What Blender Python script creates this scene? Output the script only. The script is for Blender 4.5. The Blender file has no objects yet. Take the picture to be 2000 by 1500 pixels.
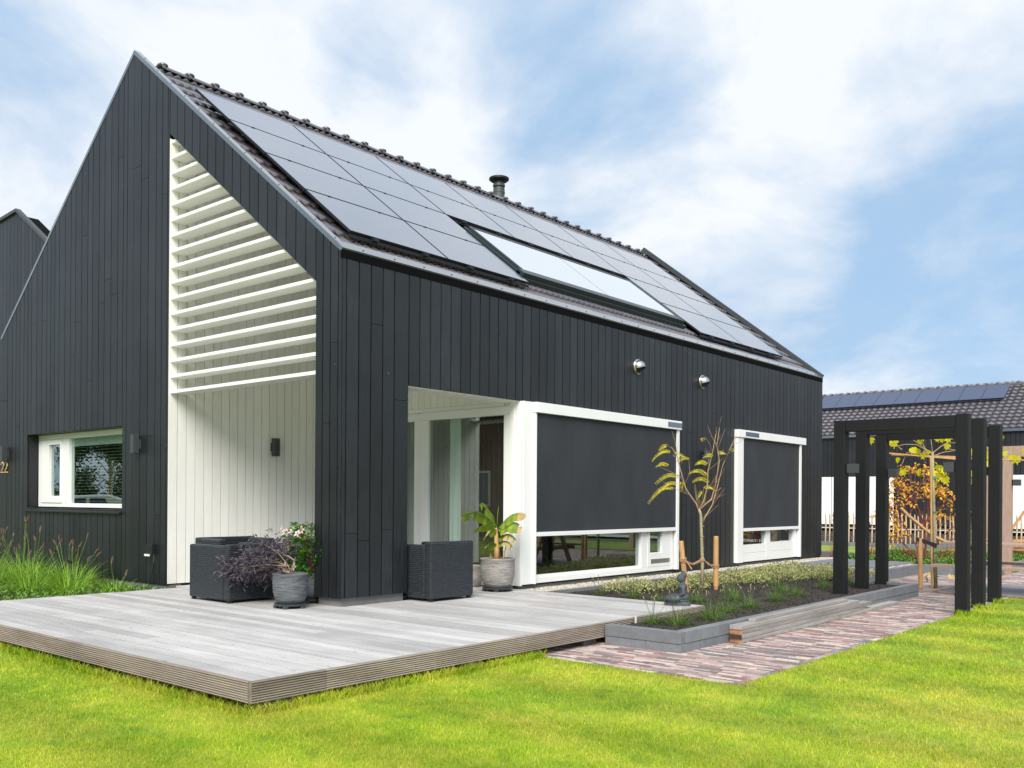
import bpy, math, random
import numpy as np
from mathutils import Vector, Matrix, noise as mnoise
R_ = random.Random(7)
S = bpy.context.scene
C = bpy.context.scene.collection
rad = math.radians

# ------------------------------------------------------------------ camera
cam_d = bpy.data.cameras.new('camera')
cam = bpy.data.objects.new('camera', cam_d); C.objects.link(cam)
YAW, ROLL = 0.7029, 0.0065
fw = Vector((-math.sin(YAW), math.cos(YAW), 0)); rt = Vector((math.cos(YAW), math.sin(YAW), 0)); up = Vector((0, 0, 1))
rt2 = rt*math.cos(ROLL)+up*math.sin(ROLL); up2 = -rt*math.sin(ROLL)+up*math.cos(ROLL)
M = Matrix((rt2, up2, -fw)).transposed().to_4x4(); M.translation = Vector((7.5512, -6.1668, 1.1235))
cam.matrix_world = M
cam_d.sensor_width = 36; cam_d.lens = 36*1805.5/2000; cam_d.shift_y = 0.1138
cam_d.clip_start = .05; cam_d.clip_end = 2000
S.camera = cam
S.view_settings.view_transform = 'Standard'; S.view_settings.look = 'None'; S.view_settings.gamma = 1
S.view_settings.exposure = 1.12
# ------------------------------------------------------------------ sky and sun
SUN_AZ = Vector((0.57, -0.82, 0)); SUN_EL = rad(42)
sun_d = bpy.data.lights.new('sun', 'SUN'); sun_d.energy = 2.3; sun_d.angle = rad(38); sun_d.color = (1, .96, .9)
sun = bpy.data.objects.new('sun', sun_d); C.objects.link(sun)
sv = Vector((SUN_AZ.x*math.cos(SUN_EL), SUN_AZ.y*math.cos(SUN_EL), math.sin(SUN_EL)))
sun.rotation_euler = sv.to_track_quat('Z', 'Y').to_euler(); sun.location = sv*60
W = bpy.data.worlds.new('World'); S.world = W; W.use_nodes = True
nt = W.node_tree; nt.nodes.clear()
def N(t, tp, **k):
    n = t.nodes.new(tp)
    for a, v in k.items(): setattr(n, a, v)
    return n
out = N(nt, 'ShaderNodeOutputWorld'); bg = N(nt, 'ShaderNodeBackground')
sky = N(nt, 'ShaderNodeTexSky', sky_type='NISHITA', sun_disc=False)
sky.sun_elevation = SUN_EL; sky.sun_rotation = math.atan2(SUN_AZ.x, SUN_AZ.y)
sky.air_density = 1.0; sky.dust_density = .6; sky.ozone_density = 1.5
bg.inputs['Strength'].default_value = .093
tc = N(nt, 'ShaderNodeTexCoord')
def vmath(op, a, b=None):
    n = N(nt, 'ShaderNodeVectorMath', operation=op); nt.links.new(a, n.inputs[0])
    if b is not None:
        if isinstance(b, tuple): n.inputs[1].default_value = b
        else: nt.links.new(b, n.inputs[1])
    return n
def m2(op, a, b=None, clamp=False, t=None):
    t = t or nt
    n = N(t, 'ShaderNodeMath', operation=op, use_clamp=clamp)
    for i, x in enumerate((a, b)):
        if x is None: continue
        if isinstance(x, (int, float)): n.inputs[i].default_value = x
        else: t.links.new(x, n.inputs[i])
    return n.outputs[0]
# cloud layer laid out on the dome of directions (flattened towards the horizon)
sep = N(nt, 'ShaderNodeSeparateXYZ'); nt.links.new(tc.outputs['Generated'], sep.inputs[0])
den = m2('ADD', m2('MAXIMUM', sep.outputs[2], 0.0), .35)
cx = m2('DIVIDE', sep.outputs[0], den); cy = m2('DIVIDE', sep.outputs[1], den)
cmb = N(nt, 'ShaderNodeCombineXYZ'); nt.links.new(cx, cmb.inputs[0]); nt.links.new(cy, cmb.inputs[1])
def fbm(scale, detail, rough, off, dist=0.0):
    mp = N(nt, 'ShaderNodeMapping'); mp.inputs['Location'].default_value = off
    nt.links.new(cmb.outputs[0], mp.inputs[0])
    n = N(nt, 'ShaderNodeTexNoise'); n.inputs['Scale'].default_value = scale; n.inputs['Detail'].default_value = detail
    n.inputs['Roughness'].default_value = rough; n.inputs['Distortion'].default_value = dist
    nt.links.new(mp.outputs[0], n.inputs['Vector']); return n.outputs['Fac']
big = fbm(2.1, 10, .57, (3.1, 1.7, 0), .35); shade = fbm(2.6, 9, .58, (9.3, 4.1, 2), .4)
def lobe(u, v, width, amt):     # a gap (amt<0) or bank (amt>0) of cloud around a direction of the sky
    d = (fw+rt*((u-1000)/1805.5)+up*(-(v-978)/1805.5)).normalized()
    dp = vmath('DOT_PRODUCT', tc.outputs['Generated'], tuple(d)).outputs['Value']
    a = N(nt, 'ShaderNodeMapRange', interpolation_type='SMOOTHSTEP'); nt.links.new(dp, a.inputs[0])
    a.inputs[1].default_value = math.cos(width); a.inputs[2].default_value = 1; a.inputs[3].default_value = 0; a.inputs[4].default_value = amt
    return a.outputs[0]
cov = m2('ADD', m2('MULTIPLY', m2('SUBTRACT', big, .5), 2.1), .60)
for L_ in [(1160, 190, .17, -.46), (1020, 90, .13, -.22), (1960, 420, .17, -.26), (1780, 500, .12, -.18), (30, 10, .17, -.28), (730, 120, .08, -.30), (960, -560, .6, .3),  # last lobe here: unseen cloud bank added overhead to brighten the panels' reflection
           (1960, 660, .2, -.15), (450, 150, .2, .10), (150, 350, .25, .2), (1300, 400, .12, .20), (1480, 400, .14, .25), (850, 220, .10, .1)]:
    cov = m2('ADD', cov, lobe(*L_))
mask = N(nt, 'ShaderNodeMapRange', interpolation_type='SMOOTHSTEP'); nt.links.new(cov, mask.inputs[0])
mask.inputs[1].default_value = -.05; mask.inputs[2].default_value = .84
ccol = N(nt, 'ShaderNodeValToRGB'); nt.links.new(m2('ADD', shade, m2('MULTIPLY', m2('SUBTRACT', cov, .5), .35)), ccol.inputs[0])
ccol.color_ramp.elements[0].position = .36; ccol.color_ramp.elements[0].color = (2.3, 3.15, 4.25, 1)
ccol.color_ramp.elements[1].position = .68; ccol.color_ramp.elements[1].color = (4.65, 4.85, 5.1, 1)
blue = N(nt, 'ShaderNodeMix', data_type='RGBA', blend_type='MIX'); blue.inputs[0].default_value = .88
nt.links.new(sky.outputs[0], blue.inputs[6]); blue.inputs[7].default_value = (1.85, 2.85, 4.1, 1)
mx = N(nt, 'ShaderNodeMix', data_type='RGBA'); nt.links.new(mask.outputs[0], mx.inputs[0])
nt.links.new(blue.outputs[2], mx.inputs[6]); nt.links.new(ccol.outputs[0], mx.inputs[7])
nt.links.new(mx.outputs[2], bg.inputs[0]); nt.links.new(bg.outputs[0], out.inputs[0])

# ------------------------------------------------------------------ materials
def newmat(name):
    m = bpy.data.materials.new(name); m.use_nodes = True; t = m.node_tree; t.nodes.clear()
    o = N(t, 'ShaderNodeOutputMaterial'); b = N(t, 'ShaderNodeBsdfPrincipled'); t.links.new(b.outputs[0], o.inputs[0])
    return m, t, b, o
def coords(t, stretch=(1, 1, 1)):
    c = N(t, 'ShaderNodeTexCoord'); mp = N(t, 'ShaderNodeMapping'); mp.inputs['Scale'].default_value = stretch
    t.links.new(c.outputs['Object'], mp.inputs[0]); return mp.outputs[0]
def noise(t, vec, scale, detail=4, rough=.55, dist=0):
    n = N(t, 'ShaderNodeTexNoise'); n.inputs['Scale'].default_value = scale; n.inputs['Detail'].default_value = detail
    n.inputs['Roughness'].default_value = rough; n.inputs['Distortion'].default_value = dist; t.links.new(vec, n.inputs['Vector']); return n.outputs['Fac']
def mapr(t, x, a, b, c, d):
    n = N(t, 'ShaderNodeMapRange'); t.links.new(x, n.inputs[0])
    for i, v in enumerate((a, b, c, d)): n.inputs[i+1].default_value = v
    return n.outputs[0]
def attr(t, name='rnd'):
    return N(t, 'ShaderNodeAttribute', attribute_name=name).outputs['Fac']
def mixc(t, f, a, b, mode='MIX'):
    n = N(t, 'ShaderNodeMix', data_type='RGBA', blend_type=mode)
    if isinstance(f, (int, float)): n.inputs[0].default_value = f
    else: t.links.new(f, n.inputs[0])
    for i, x in ((6, a), (7, b)):
        if isinstance(x, tuple): n.inputs[i].default_value = (*x[:3], 1)
        else: t.links.new(x, n.inputs[i])
    return n.outputs[2]
def bump(t, b, h, strength=.3, dist=.01):
    n = N(t, 'ShaderNodeBump'); n.inputs['Strength'].default_value = strength; n.inputs['Distance'].default_value = dist
    t.links.new(h, n.inputs['Height']); t.links.new(n.outputs[0], b.inputs['Normal'])
def mat(name, col, rough=.6, spec=.5, metal=0, nz=(8, .15), stretch=(1, 1, 1), rnd=0, bmp=0, coat=0, col2=None, nz2=None, transl=0):
    m, t, b, o = newmat(name); v = coords(t, stretch)
    n1 = noise(t, v, nz[0], 6)
    base = mixc(t, n1, tuple(col[:3]), tuple((col2 or col)[:3])) if col2 else None
    val = mapr(t, n1, .25, .75, 1-nz[1], 1+nz[1])
    if nz2: val = m2('MULTIPLY', val, mapr(t, noise(t, coords(t), nz2[0], 5), .3, .7, 1-nz2[1], 1+nz2[1]), t=t)
    if rnd: val = m2('MULTIPLY', val, mapr(t, attr(t), 0, 1, 1-rnd, 1+rnd), t=t)
    h = N(t, 'ShaderNodeHueSaturation'); t.links.new(val, h.inputs['Value'])
    if base is not None: t.links.new(base, h.inputs['Color'])
    else: h.inputs['Color'].default_value = (*col[:3], 1)
    t.links.new(h.outputs[0], b.inputs['Base Color'])
    b.inputs['Roughness'].default_value = rough; b.inputs['Specular IOR Level'].default_value = spec; b.inputs['Metallic'].default_value = metal
    b.inputs['Coat Weight'].default_value = coat
    if bmp: bump(t, b, n1, bmp)
    if transl:
        tr = N(t, 'ShaderNodeBsdfTranslucent'); t.links.new(h.outputs[0], tr.inputs[0]); ms = N(t, 'ShaderNodeMixShader')
        ms.inputs[0].default_value = transl; t.links.new(b.outputs[0], ms.inputs[1]); t.links.new(tr.outputs[0], ms.inputs[2]); t.links.new(ms.outputs[0], o.inputs[0])
    return m
def wood_paint(name, col, rough, rnd, grain=.25, spec=.5, knots=True, bs=.25, specks=False):
    m, t, b, o = newmat(name)
    v = coords(t, (9, 9, .55)); g = noise(t, v, 6, 8, .62, .5)
    g2 = noise(t, coords(t), 1.1, 4)
    val = m2('MULTIPLY', mapr(t, g, .25, .75, 1-grain, 1+grain), mapr(t, g2, .3, .7, 1-grain*.6, 1+grain*.6), t=t)
    val = m2('MULTIPLY', val, mapr(t, attr(t), 0, 1, 1-rnd, 1+rnd), t=t)
    if knots:
        vo = N(t, 'ShaderNodeTexVoronoi', feature='F1'); vo.inputs['Scale'].default_value = 1.0
        t.links.new(coords(t, (5.5, 5.5, 2.2)), vo.inputs['Vector'])
        k = mapr(t, vo.outputs['Distance'], .04, .13, .62, 1); val = m2('MULTIPLY', val, k, t=t)
    h = N(t, 'ShaderNodeHueSaturation'); h.inputs['Color'].default_value = (*col, 1); t.links.new(val, h.inputs['Value'])
    colr = h.outputs[0]
    if specks:
        vs = N(t, 'ShaderNodeTexVoronoi', feature='F1'); vs.inputs['Scale'].default_value = 4.6; t.links.new(coords(t), vs.inputs['Vector'])
        colr = mixc(t, mapr(t, vs.outputs['Distance'], .013, .024, .9, 0), colr, (.55, .56, .55))
    t.links.new(colr, b.inputs['Base Color'])
    t.links.new(mapr(t, g, .3, .7, rough-.08, rough+.1), b.inputs['Roughness']); b.inputs['Specular IOR Level'].default_value = spec
    bump(t, b, g, bs, .004)
    return m
MT = {}
MT['black_wood'] = wood_paint('black_stained_board', (.0098, .0117, .0135), .46, .36, .62, .55, True, .5, True)
MT['white_wood'] = wood_paint('cream_painted_board', (.80, .79, .735), .5, .04, .05, .4, False)
MT['core'] = mat('dark_membrane', (.003, .003, .003), .95, .1)
MT['eave_shade'] = mat('eave_shade_black', (.003, .003, .003), .9, .1)
MT['plinth'] = mat('grey_concrete', (.17, .17, .17), .85, nz=(6, .2), bmp=.2)
MT['white'] = mat('white_paint', (.80, .80, .77), .35, nz=(2, .02))
MT['anth_metal'] = mat('slate_coping', (.10, .12, .14), .30, .8, .25, nz=(3, .08), coat=1)
MT['black_metal'] = mat('black_metal', (.012, .012, .013), .45, nz=(5, .1))
MT['lamp'] = mat('charcoal_metal', (.045, .052, .056), .5, nz=(5, .05))
MT['tile'] = mat('glazed_roof_tile', (.085, .074, .082), .24, .6, nz=(14, .12), rnd=.16, coat=.6)
MT['rail'] = mat('black_rail', (.01, .01, .012), .5)
MT['skyframe'] = mat('green_grey_frame', (.022, .034, .036), .4, nz=(4, .1))
MT['steel'] = mat('brushed_steel', (.62, .60, .56), .28, .5, 1, nz=(6, .05))
MT['flue'] = mat('flue_grey', (.075, .085, .08), .5, .5, .3)
MT['brass'] = mat('wooden_digit', (.55, .38, .2), .5)
MT['interior'] = mat('room_wall', (.34, .33, .30), .8)
MT['floor_in'] = mat('room_floor', (.10, .08, .06), .6)
MT['curtain'] = mat('curtain_cloth', (.42, .42, .40), .9, nz=(4, .1))
MT['browncloth'] = mat('brown_curtain_cloth', (.10, .06, .05), .9)
MT['sheer'] = mat('pale_curtain', (.80, .86, .80), .9, nz=(4, .05))
MT['stone'] = mat('dark_cast_stone', (.06, .07, .08), .65, nz=(22, .35), bmp=.3)
MT['rope'] = mat('jute', (.42, .25, .12), .95, nz=(90, .4), bmp=.5)
MT['stake'] = mat('pale_stake_wood', (.50, .28, .11), .7, nz=(5, .25), stretch=(12, 12, 1.2), nz2=(4, .15), bmp=.3)
MT['rawwood'] = mat('raw_post_wood', (.36, .25, .19), .75, nz=(4, .2), stretch=(10, 10, 1), bmp=.3)
MT['kerb'] = mat('concrete_kerb', (.17, .178, .188), .8, nz=(9, .14), rnd=.10, nz2=(55, .12), bmp=.15)
MT['slab'] = mat('blue_grey_slab', (.17, .18, .20), .75, nz=(4, .12), rnd=.08, bmp=.1)
MT['joint'] = mat('joint_sand', (.10, .085, .07), .95, nz=(30, .3))
MT['soil'] = mat('garden_soil', (.030, .022, .017), .95, nz=(28, .55), nz2=(4, .3), bmp=1.0)
MT['ground'] = mat('far_ground', (.10, .12, .04), .95, nz=(1.5, .4), nz2=(12, .3), col2=(.13, .10, .06))
MT['gravel'] = mat('pebbles', (.52, .47, .38), .8, nz=(30, .2), rnd=.45)
MT['gravelbed'] = mat('gravel_bed', (.30, .26, .2), .95, nz=(60, .5), bmp=.8)
MT['pergola'] = wood_paint('black_stained_beam', (.0075, .008, .0085), .62, .1, .35, .3, False, .5)
MT['bark'] = mat('young_bark', (.30, .27, .15), .7, nz=(5, .3), stretch=(3, 3, 14), nz2=(10, .2), bmp=.3)
MT['twig'] = mat('pale_twig', (.33, .22, .12), .7, nz=(12, .3))
MT['elderwood'] = mat('grey_brown_twig', (.27, .19, .12), .7, nz=(12, .3))
MT['darktwig'] = mat('red_twig', (.20, .05, .04), .7, nz=(12, .3))
MT['greenTie'] = mat('green_tie', (.0, .25, .14), .5)
MT['elder'] = mat('dark_purple_leaf', (.075, .060, .078), .55, nz=(5, .2), rnd=.6)
MT['grn'] = mat('glossy_green_leaf', (.06, .20, .015), .35, nz=(9, .3), rnd=.5, transl=.3)
MT['banana'] = mat('banana_leaf', (.13, .30, .02), .35, nz=(6, .35), rnd=.3, col2=(.30, .34, .05), transl=.35)
MT['banbrown'] = mat('withered_leaf', (.42, .28, .12), .8, nz=(9, .3))
MT['pinkfl'] = mat('pale_pink_petal', (.88, .68, .66), .6, nz=(9, .1), rnd=.15, transl=.2)
MT['redeye'] = mat('crimson_throat', (.45, .03, .06), .6)
MT['frond'] = mat('yellow_green_frond', (.60, .60, .015), .5, nz=(4, .15), rnd=.45, col2=(.50, .36, .01), transl=.35)
MT['vleaf'] = mat('yellow_vine_leaf', (.72, .60, .01), .5, nz=(3, .3), rnd=.3, col2=(.50, .55, .01), transl=.35)
MT['maple'] = mat('orange_maple_leaf', (.78, .32, .03), .5, nz=(3, .25), rnd=.5, col2=(.72, .46, .04), transl=.35)
MT['redg'] = mat('red_stalk', (.27, .045, .04), .6, rnd=.5)
MT['plume'] = mat('seed_plume', (.105, .070, .045), .9, nz=(60, .4), rnd=.3)
MT['paleplume'] = mat('pale_seed_plume', (.30, .25, .14), .9, nz=(60, .3), rnd=.3)
MT['tussock'] = mat('bright_tussock_blade', (.18, .40, .035), .5, nz=(3, .2), rnd=.6, transl=.35, col2=(.30, .44, .04))
MT['tuft'] = mat('tuft_blade', (.13, .21, .045), .5, nz=(3, .2), rnd=.6, transl=.3)
MT['varieg'] = mat('variegated_leaf', (.55, .50, .24), .5, nz=(4, .2), rnd=.5, transl=.25, col2=(.22, .30, .07))
MT['gcover'] = mat('ground_cover_leaf', (.12, .24, .03), .5, nz=(6, .3), rnd=.6, transl=.2)
MT['treeleaf'] = mat('garden_tree_leaf', (.05, .10, .02), .5, nz=(3, .3), rnd=.6, transl=.25)
MT['picket'] = mat('chestnut_picket', (.55, .42, .26), .8, nz=(3, .2), stretch=(6, 6, 1), rnd=.2)
MT['carpaint'] = mat('silver_white_paint', (.6, .6, .6), .3, coat=.5)
MT['orange'] = mat('orange_plastic', (.75, .25, .03), .5)
MT['redplastic'] = mat('red_plastic', (.5, .02, .03), .4)
MT['paleslab'] = mat('pale_terrace_slab', (.55, .51, .47), .8, nz=(3, .1))
MT['wicker'] = None
def glassmat(name, tint, refl=1.0, rough=0.0, base=None):
    m, t, b, o = newmat(name); t.nodes.remove(b)
    tr = N(t, 'ShaderNodeBsdfTransparent'); tr.inputs[0].default_value = (*tint, 1)
    gl = N(t, 'ShaderNodeBsdfGlossy'); gl.inputs['Roughness'].default_value = rough; gl.inputs[0].default_value = (.95, 1, .98, 1)
    ge = N(t, 'ShaderNodeNewGeometry'); dp = N(t, 'ShaderNodeVectorMath', operation='DOT_PRODUCT'); t.links.new(ge.outputs['Incoming'], dp.inputs[0]); t.links.new(ge.outputs['Normal'], dp.inputs[1])
    c5 = m2('POWER', m2('SUBTRACT', 1, m2('ABSOLUTE', dp.outputs['Value'], t=t), True, t=t), 5, t=t)
    f = m2('MULTIPLY', m2('ADD', m2('MULTIPLY', c5, .94, t=t), .06, t=t), refl, True, t=t)
    ms = N(t, 'ShaderNodeMixShader'); t.links.new(f, ms.inputs[0]); t.links.new(tr.outputs[0], ms.inputs[1]); t.links.new(gl.outputs[0], ms.inputs[2])
    t.links.new(ms.outputs[0], o.inputs[0]); return m
MT['glass'] = glassmat('window_glass', (.80, .87, .84), 1.9)
def m_panel():
    m, t, b, o = newmat('solar_cell_glass'); v = coords(t)
    n = noise(t, v, 3, 3); b.inputs['Base Color'].default_value = (.034, .062, .115, 1); b.inputs['Coat Weight'].default_value = .8; b.inputs['Coat Roughness'].default_value = .12
    t.links.new(mapr(t, n, .3, .7, .13, .20), b.inputs['Roughness']); b.inputs['Specular IOR Level'].default_value = .8
    bump(t, b, noise(t, v, 90, 2), .05, .002)
    return m
MT['panel'] = m_panel()
MT['panel_blue'] = mat('blue_cell_glass', (.035, .055, .11), .3, .5, nz=(40, .1))
def m_skyglass():
    m, t, b, o = newmat('skylight_glass'); b.inputs['Base Color'].default_value = (.34, .41, .47, 1)
    b.inputs['Roughness'].default_value = .08; b.inputs['Coat Weight'].default_value = 1; b.inputs['Coat Roughness'].default_value = .02
    return m
MT['skyglass'] = m_skyglass()
def m_fabric():
    m, t, b, o = newmat('screen_fabric'); v = coords(t)
    n = noise(t, coords(t, (1, 2.5, 1)), .9, 4); n3 = noise(t, coords(t, (1, 3, 60)), 4, 3)
    w = N(t, 'ShaderNodeTexWave', wave_type='BANDS', bands_direction='Z'); w.inputs['Scale'].default_value = 55; t.links.new(v, w.inputs[0])
    h = N(t, 'ShaderNodeHueSaturation'); h.inputs['Color'].default_value = (.026, .029, .034, 1)
    t.links.new(m2('MULTIPLY', mapr(t, n, .3, .7, .78, 1.22), mapr(t, n3, .3, .7, .84, 1.16), t=t), h.inputs['Value'])
    t.links.new(h.outputs[0], b.inputs['Base Color']); b.inputs['Roughness'].default_value = .75
    bump(t, b, w.outputs['Fac'], .25, .003); return m
MT['fabric'] = m_fabric()
def m_wicker():
    m, t, b, o = newmat('woven_resin'); c = N(t, 'ShaderNodeTexCoord'); s = N(t, 'ShaderNodeSeparateXYZ'); t.links.new(c.outputs['Object'], s.inputs[0])
    k = N(t, 'ShaderNodeCombineXYZ'); t.links.new(m2('ADD', s.outputs[0], s.outputs[1], t=t), k.inputs[0]); t.links.new(s.outputs[2], k.inputs[1])
    br = N(t, 'ShaderNodeTexBrick'); t.links.new(k.outputs[0], br.inputs[0])
    br.inputs['Scale'].default_value = 1; br.inputs['Brick Width'].default_value = .05; br.inputs['Row Height'].default_value = .021; br.inputs['Mortar Size'].default_value = .0045
    br.inputs['Mortar Smooth'].default_value = .6
    br.inputs['Color1'].default_value = (.038, .046, .054, 1); br.inputs['Color2'].default_value = (.022, .028, .034, 1); br.inputs['Mortar'].default_value = (.004, .005, .006, 1)
    t.links.new(br.outputs[0], b.inputs['Base Color']); b.inputs['Roughness'].default_value = .42
    inv = m2('SUBTRACT', 1, br.outputs['Fac'], t=t); bump(t, b, inv, .8, .006); return m
MT['wicker'] = m_wicker()
def m_brickwall():
    m, t, b, o = newmat('brick_wall'); c = N(t, 'ShaderNodeTexCoord'); s = N(t, 'ShaderNodeSeparateXYZ'); t.links.new(c.outputs['Object'], s.inputs[0])
    k = N(t, 'ShaderNodeCombineXYZ'); t.links.new(m2('ADD', s.outputs[0], s.outputs[1], t=t), k.inputs[0]); t.links.new(s.outputs[2], k.inputs[1])
    br = N(t, 'ShaderNodeTexBrick'); t.links.new(k.outputs[0], br.inputs[0]); br.inputs['Scale'].default_value = 1; br.inputs['Brick Width'].default_value = .22; br.inputs['Row Height'].default_value = .065; br.inputs['Mortar Size'].default_value = .008
    br.inputs['Color1'].default_value = (.16, .06, .045, 1); br.inputs['Color2'].default_value = (.10, .045, .035, 1); br.inputs['Mortar'].default_value = (.2, .18, .16, 1)
    t.links.new(br.outputs[0], b.inputs['Base Color']); b.inputs['Roughness'].default_value = .9; return m
MT['brickwall'] = m_brickwall()
def m_ribpot(name, c1, c2):
    m, t, b, o = newmat(name); v = coords(t, (1.6, 1.6, 26)); n = noise(t, v, 5, 5, .6, .3)
    t.links.new(mixc(t, mapr(t, n, .38, .62, 0, 1), c1, c2), b.inputs['Base Color']); b.inputs['Roughness'].default_value = .6
    bump(t, b, n, .8, .01); return m
MT['pot_dark'] = m_ribpot('ribbed_charcoal_glaze', (.045, .05, .055), (.16, .17, .18))
MT['pot_light'] = m_ribpot('ribbed_grey_stoneware', (.17, .155, .14), (.40, .37, .34))
def m_deck(name, c1, c2, st, rough=.62):
    m, t, b, o = newmat(name); g = noise(t, coords(t, st), 7, 8, .65, .6); p = noise(t, coords(t), 1.3, 5); q = noise(t, coords(t, tuple(.35 if x < 1.5 else 5. for x in st)), 2.4, 6, .6, 1)
    f = m2('ADD', m2('MULTIPLY', mapr(t, g, .3, .72, 0, 1), .5, t=t), m2('MULTIPLY', mapr(t, q, .35, .65, 0, 1), .5, t=t), t=t)
    col = mixc(t, f, c1, c2)
    h = N(t, 'ShaderNodeHueSaturation'); t.links.new(col, h.inputs['Color'])
    vo = N(t, 'ShaderNodeTexVoronoi'); vo.inputs['Scale'].default_value = 1; t.links.new(coords(t, tuple(2.8 if x < 1.5 else 8. for x in st)), vo.inputs['Vector'])
    kn = mapr(t, vo.outputs['Distance'], .03, .11, .55, 1)
    t.links.new(m2('MULTIPLY', kn, m2('MULTIPLY', mapr(t, p, .3, .7, .86, 1.1), mapr(t, attr(t), 0, 1, .82, 1.14), t=t), t=t), h.inputs['Value'])
    t.links.new(h.outputs[0], b.inputs['Base Color']); b.inputs['Roughness'].default_value = rough; bump(t, b, g, .4, .006); return m
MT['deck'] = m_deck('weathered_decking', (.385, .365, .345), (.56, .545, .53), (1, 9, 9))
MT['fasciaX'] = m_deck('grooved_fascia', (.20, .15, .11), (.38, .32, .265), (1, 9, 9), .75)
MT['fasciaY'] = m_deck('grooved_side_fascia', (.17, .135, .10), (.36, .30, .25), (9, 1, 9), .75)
MT['plank'] = m_deck('old_plank', (.20, .18, .165), (.42, .39, .36), (9, 1, 9), .8)
MT['deadend'] = mat('rotten_end', (.05, .035, .025), .95, nz=(20, .4))
MT['plankend'] = mat('sawn_end', (.33, .15, .06), .8, nz=(12, .5), rnd=.5)
def m_brick():
    m, t, b, o = newmat('clay_paver'); r = N(t, 'ShaderNodeValToRGB'); t.links.new(attr(t), r.inputs[0]); e = r.color_ramp; e.interpolation = 'CONSTANT'
    cols = [(.15, .07, .06), (.33, .25, .19), (.20, .10, .09), (.115, .10, .10), (.36, .26, .23), (.25, .15, .13), (.18, .15, .13), (.40, .33, .25), (.22, .12, .105), (.29, .21, .19), (.13, .115, .12), (.30, .17, .15)]
    while len(e.elements) < len(cols): e.elements.new(.5)
    for i, c in enumerate(cols): e.elements[i].position = i/len(cols); e.elements[i].color = (*c, 1)
    n = noise(t, coords(t), 28, 5); h = N(t, 'ShaderNodeHueSaturation'); t.links.new(r.outputs[0], h.inputs['Color']); t.links.new(mapr(t, n, .3, .7, 1.15, 1.75), h.inputs['Value']); h.inputs['Saturation'].default_value = .8
    t.links.new(h.outputs[0], b.inputs['Base Color']); b.inputs['Roughness'].default_value = .7; bump(t, b, n, .3, .004); return m
MT['brick'] = m_brick()
def lawn_color(t, v):
    # broad patches, mowing stripes and small tufts of a real lawn
    p = noise(t, v, .9, 5, .6, .4); q = noise(t, v, 5.5, 5, .6)
    f = m2('ADD', m2('MULTIPLY', p, .6, t=t), m2('MULTIPLY', q, .4, t=t), t=t)
    r = N(t, 'ShaderNodeValToRGB'); t.links.new(f, r.inputs[0]); e = r.color_ramp
    e.elements[0].position = .36; e.elements[0].color = (.20, .36, .016, 1)
    e.elements[1].position = .62; e.elements[1].color = (.55, .56, .06, 1)
    x = e.elements.new(.50); x.color = (.38, .49, .026, 1)
    st = N(t, 'ShaderNodeTexWave', wave_type='BANDS', bands_direction='Y'); st.inputs['Scale'].default_value = .33; st.inputs['Distortion'].default_value = 1.2; st.inputs['Detail'].default_value = 2; t.links.new(v, st.inputs[0])
    hh = N(t, 'ShaderNodeHueSaturation'); t.links.new(r.outputs[0], hh.inputs['Color']); t.links.new(mapr(t, st.outputs['Fac'], 0, 1, .88, 1.10), hh.inputs['Value'])
    return hh.outputs[0]
def m_lawn(blade):
    m, t, b, o = newmat('grass_blade' if blade else 'turf'); c = N(t, 'ShaderNodeTexCoord'); v = c.outputs['Object']
    col = lawn_color(t, v); h = N(t, 'ShaderNodeHueSaturation'); t.links.new(col, h.inputs['Color'])
    if blade: t.links.new(mapr(t, attr(t), 0, 1, .72, 1.30), h.inputs['Value'])
    else: t.links.new(mapr(t, noise(t, v, 120, 3), .3, .7, .4, .8), h.inputs['Value'])
    t.links.new(h.outputs[0], b.inputs['Base Color']); b.inputs['Roughness'].default_value = .55; b.inputs['Specular IOR Level'].default_value = .3
    if blade:
        tr = N(t, 'ShaderNodeBsdfTranslucent'); t.links.new(h.outputs[0], tr.inputs[0]); ms = N(t, 'ShaderNodeMixShader'); ms.inputs[0].default_value = .35
        t.links.new(b.outputs[0], ms.inputs[1]); t.links.new(tr.outputs[0], ms.inputs[2]); t.links.new(ms.outputs[0], o.inputs[0])
    return m
MT['blade'] = m_lawn(True); MT['turf'] = m_lawn(False)

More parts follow.
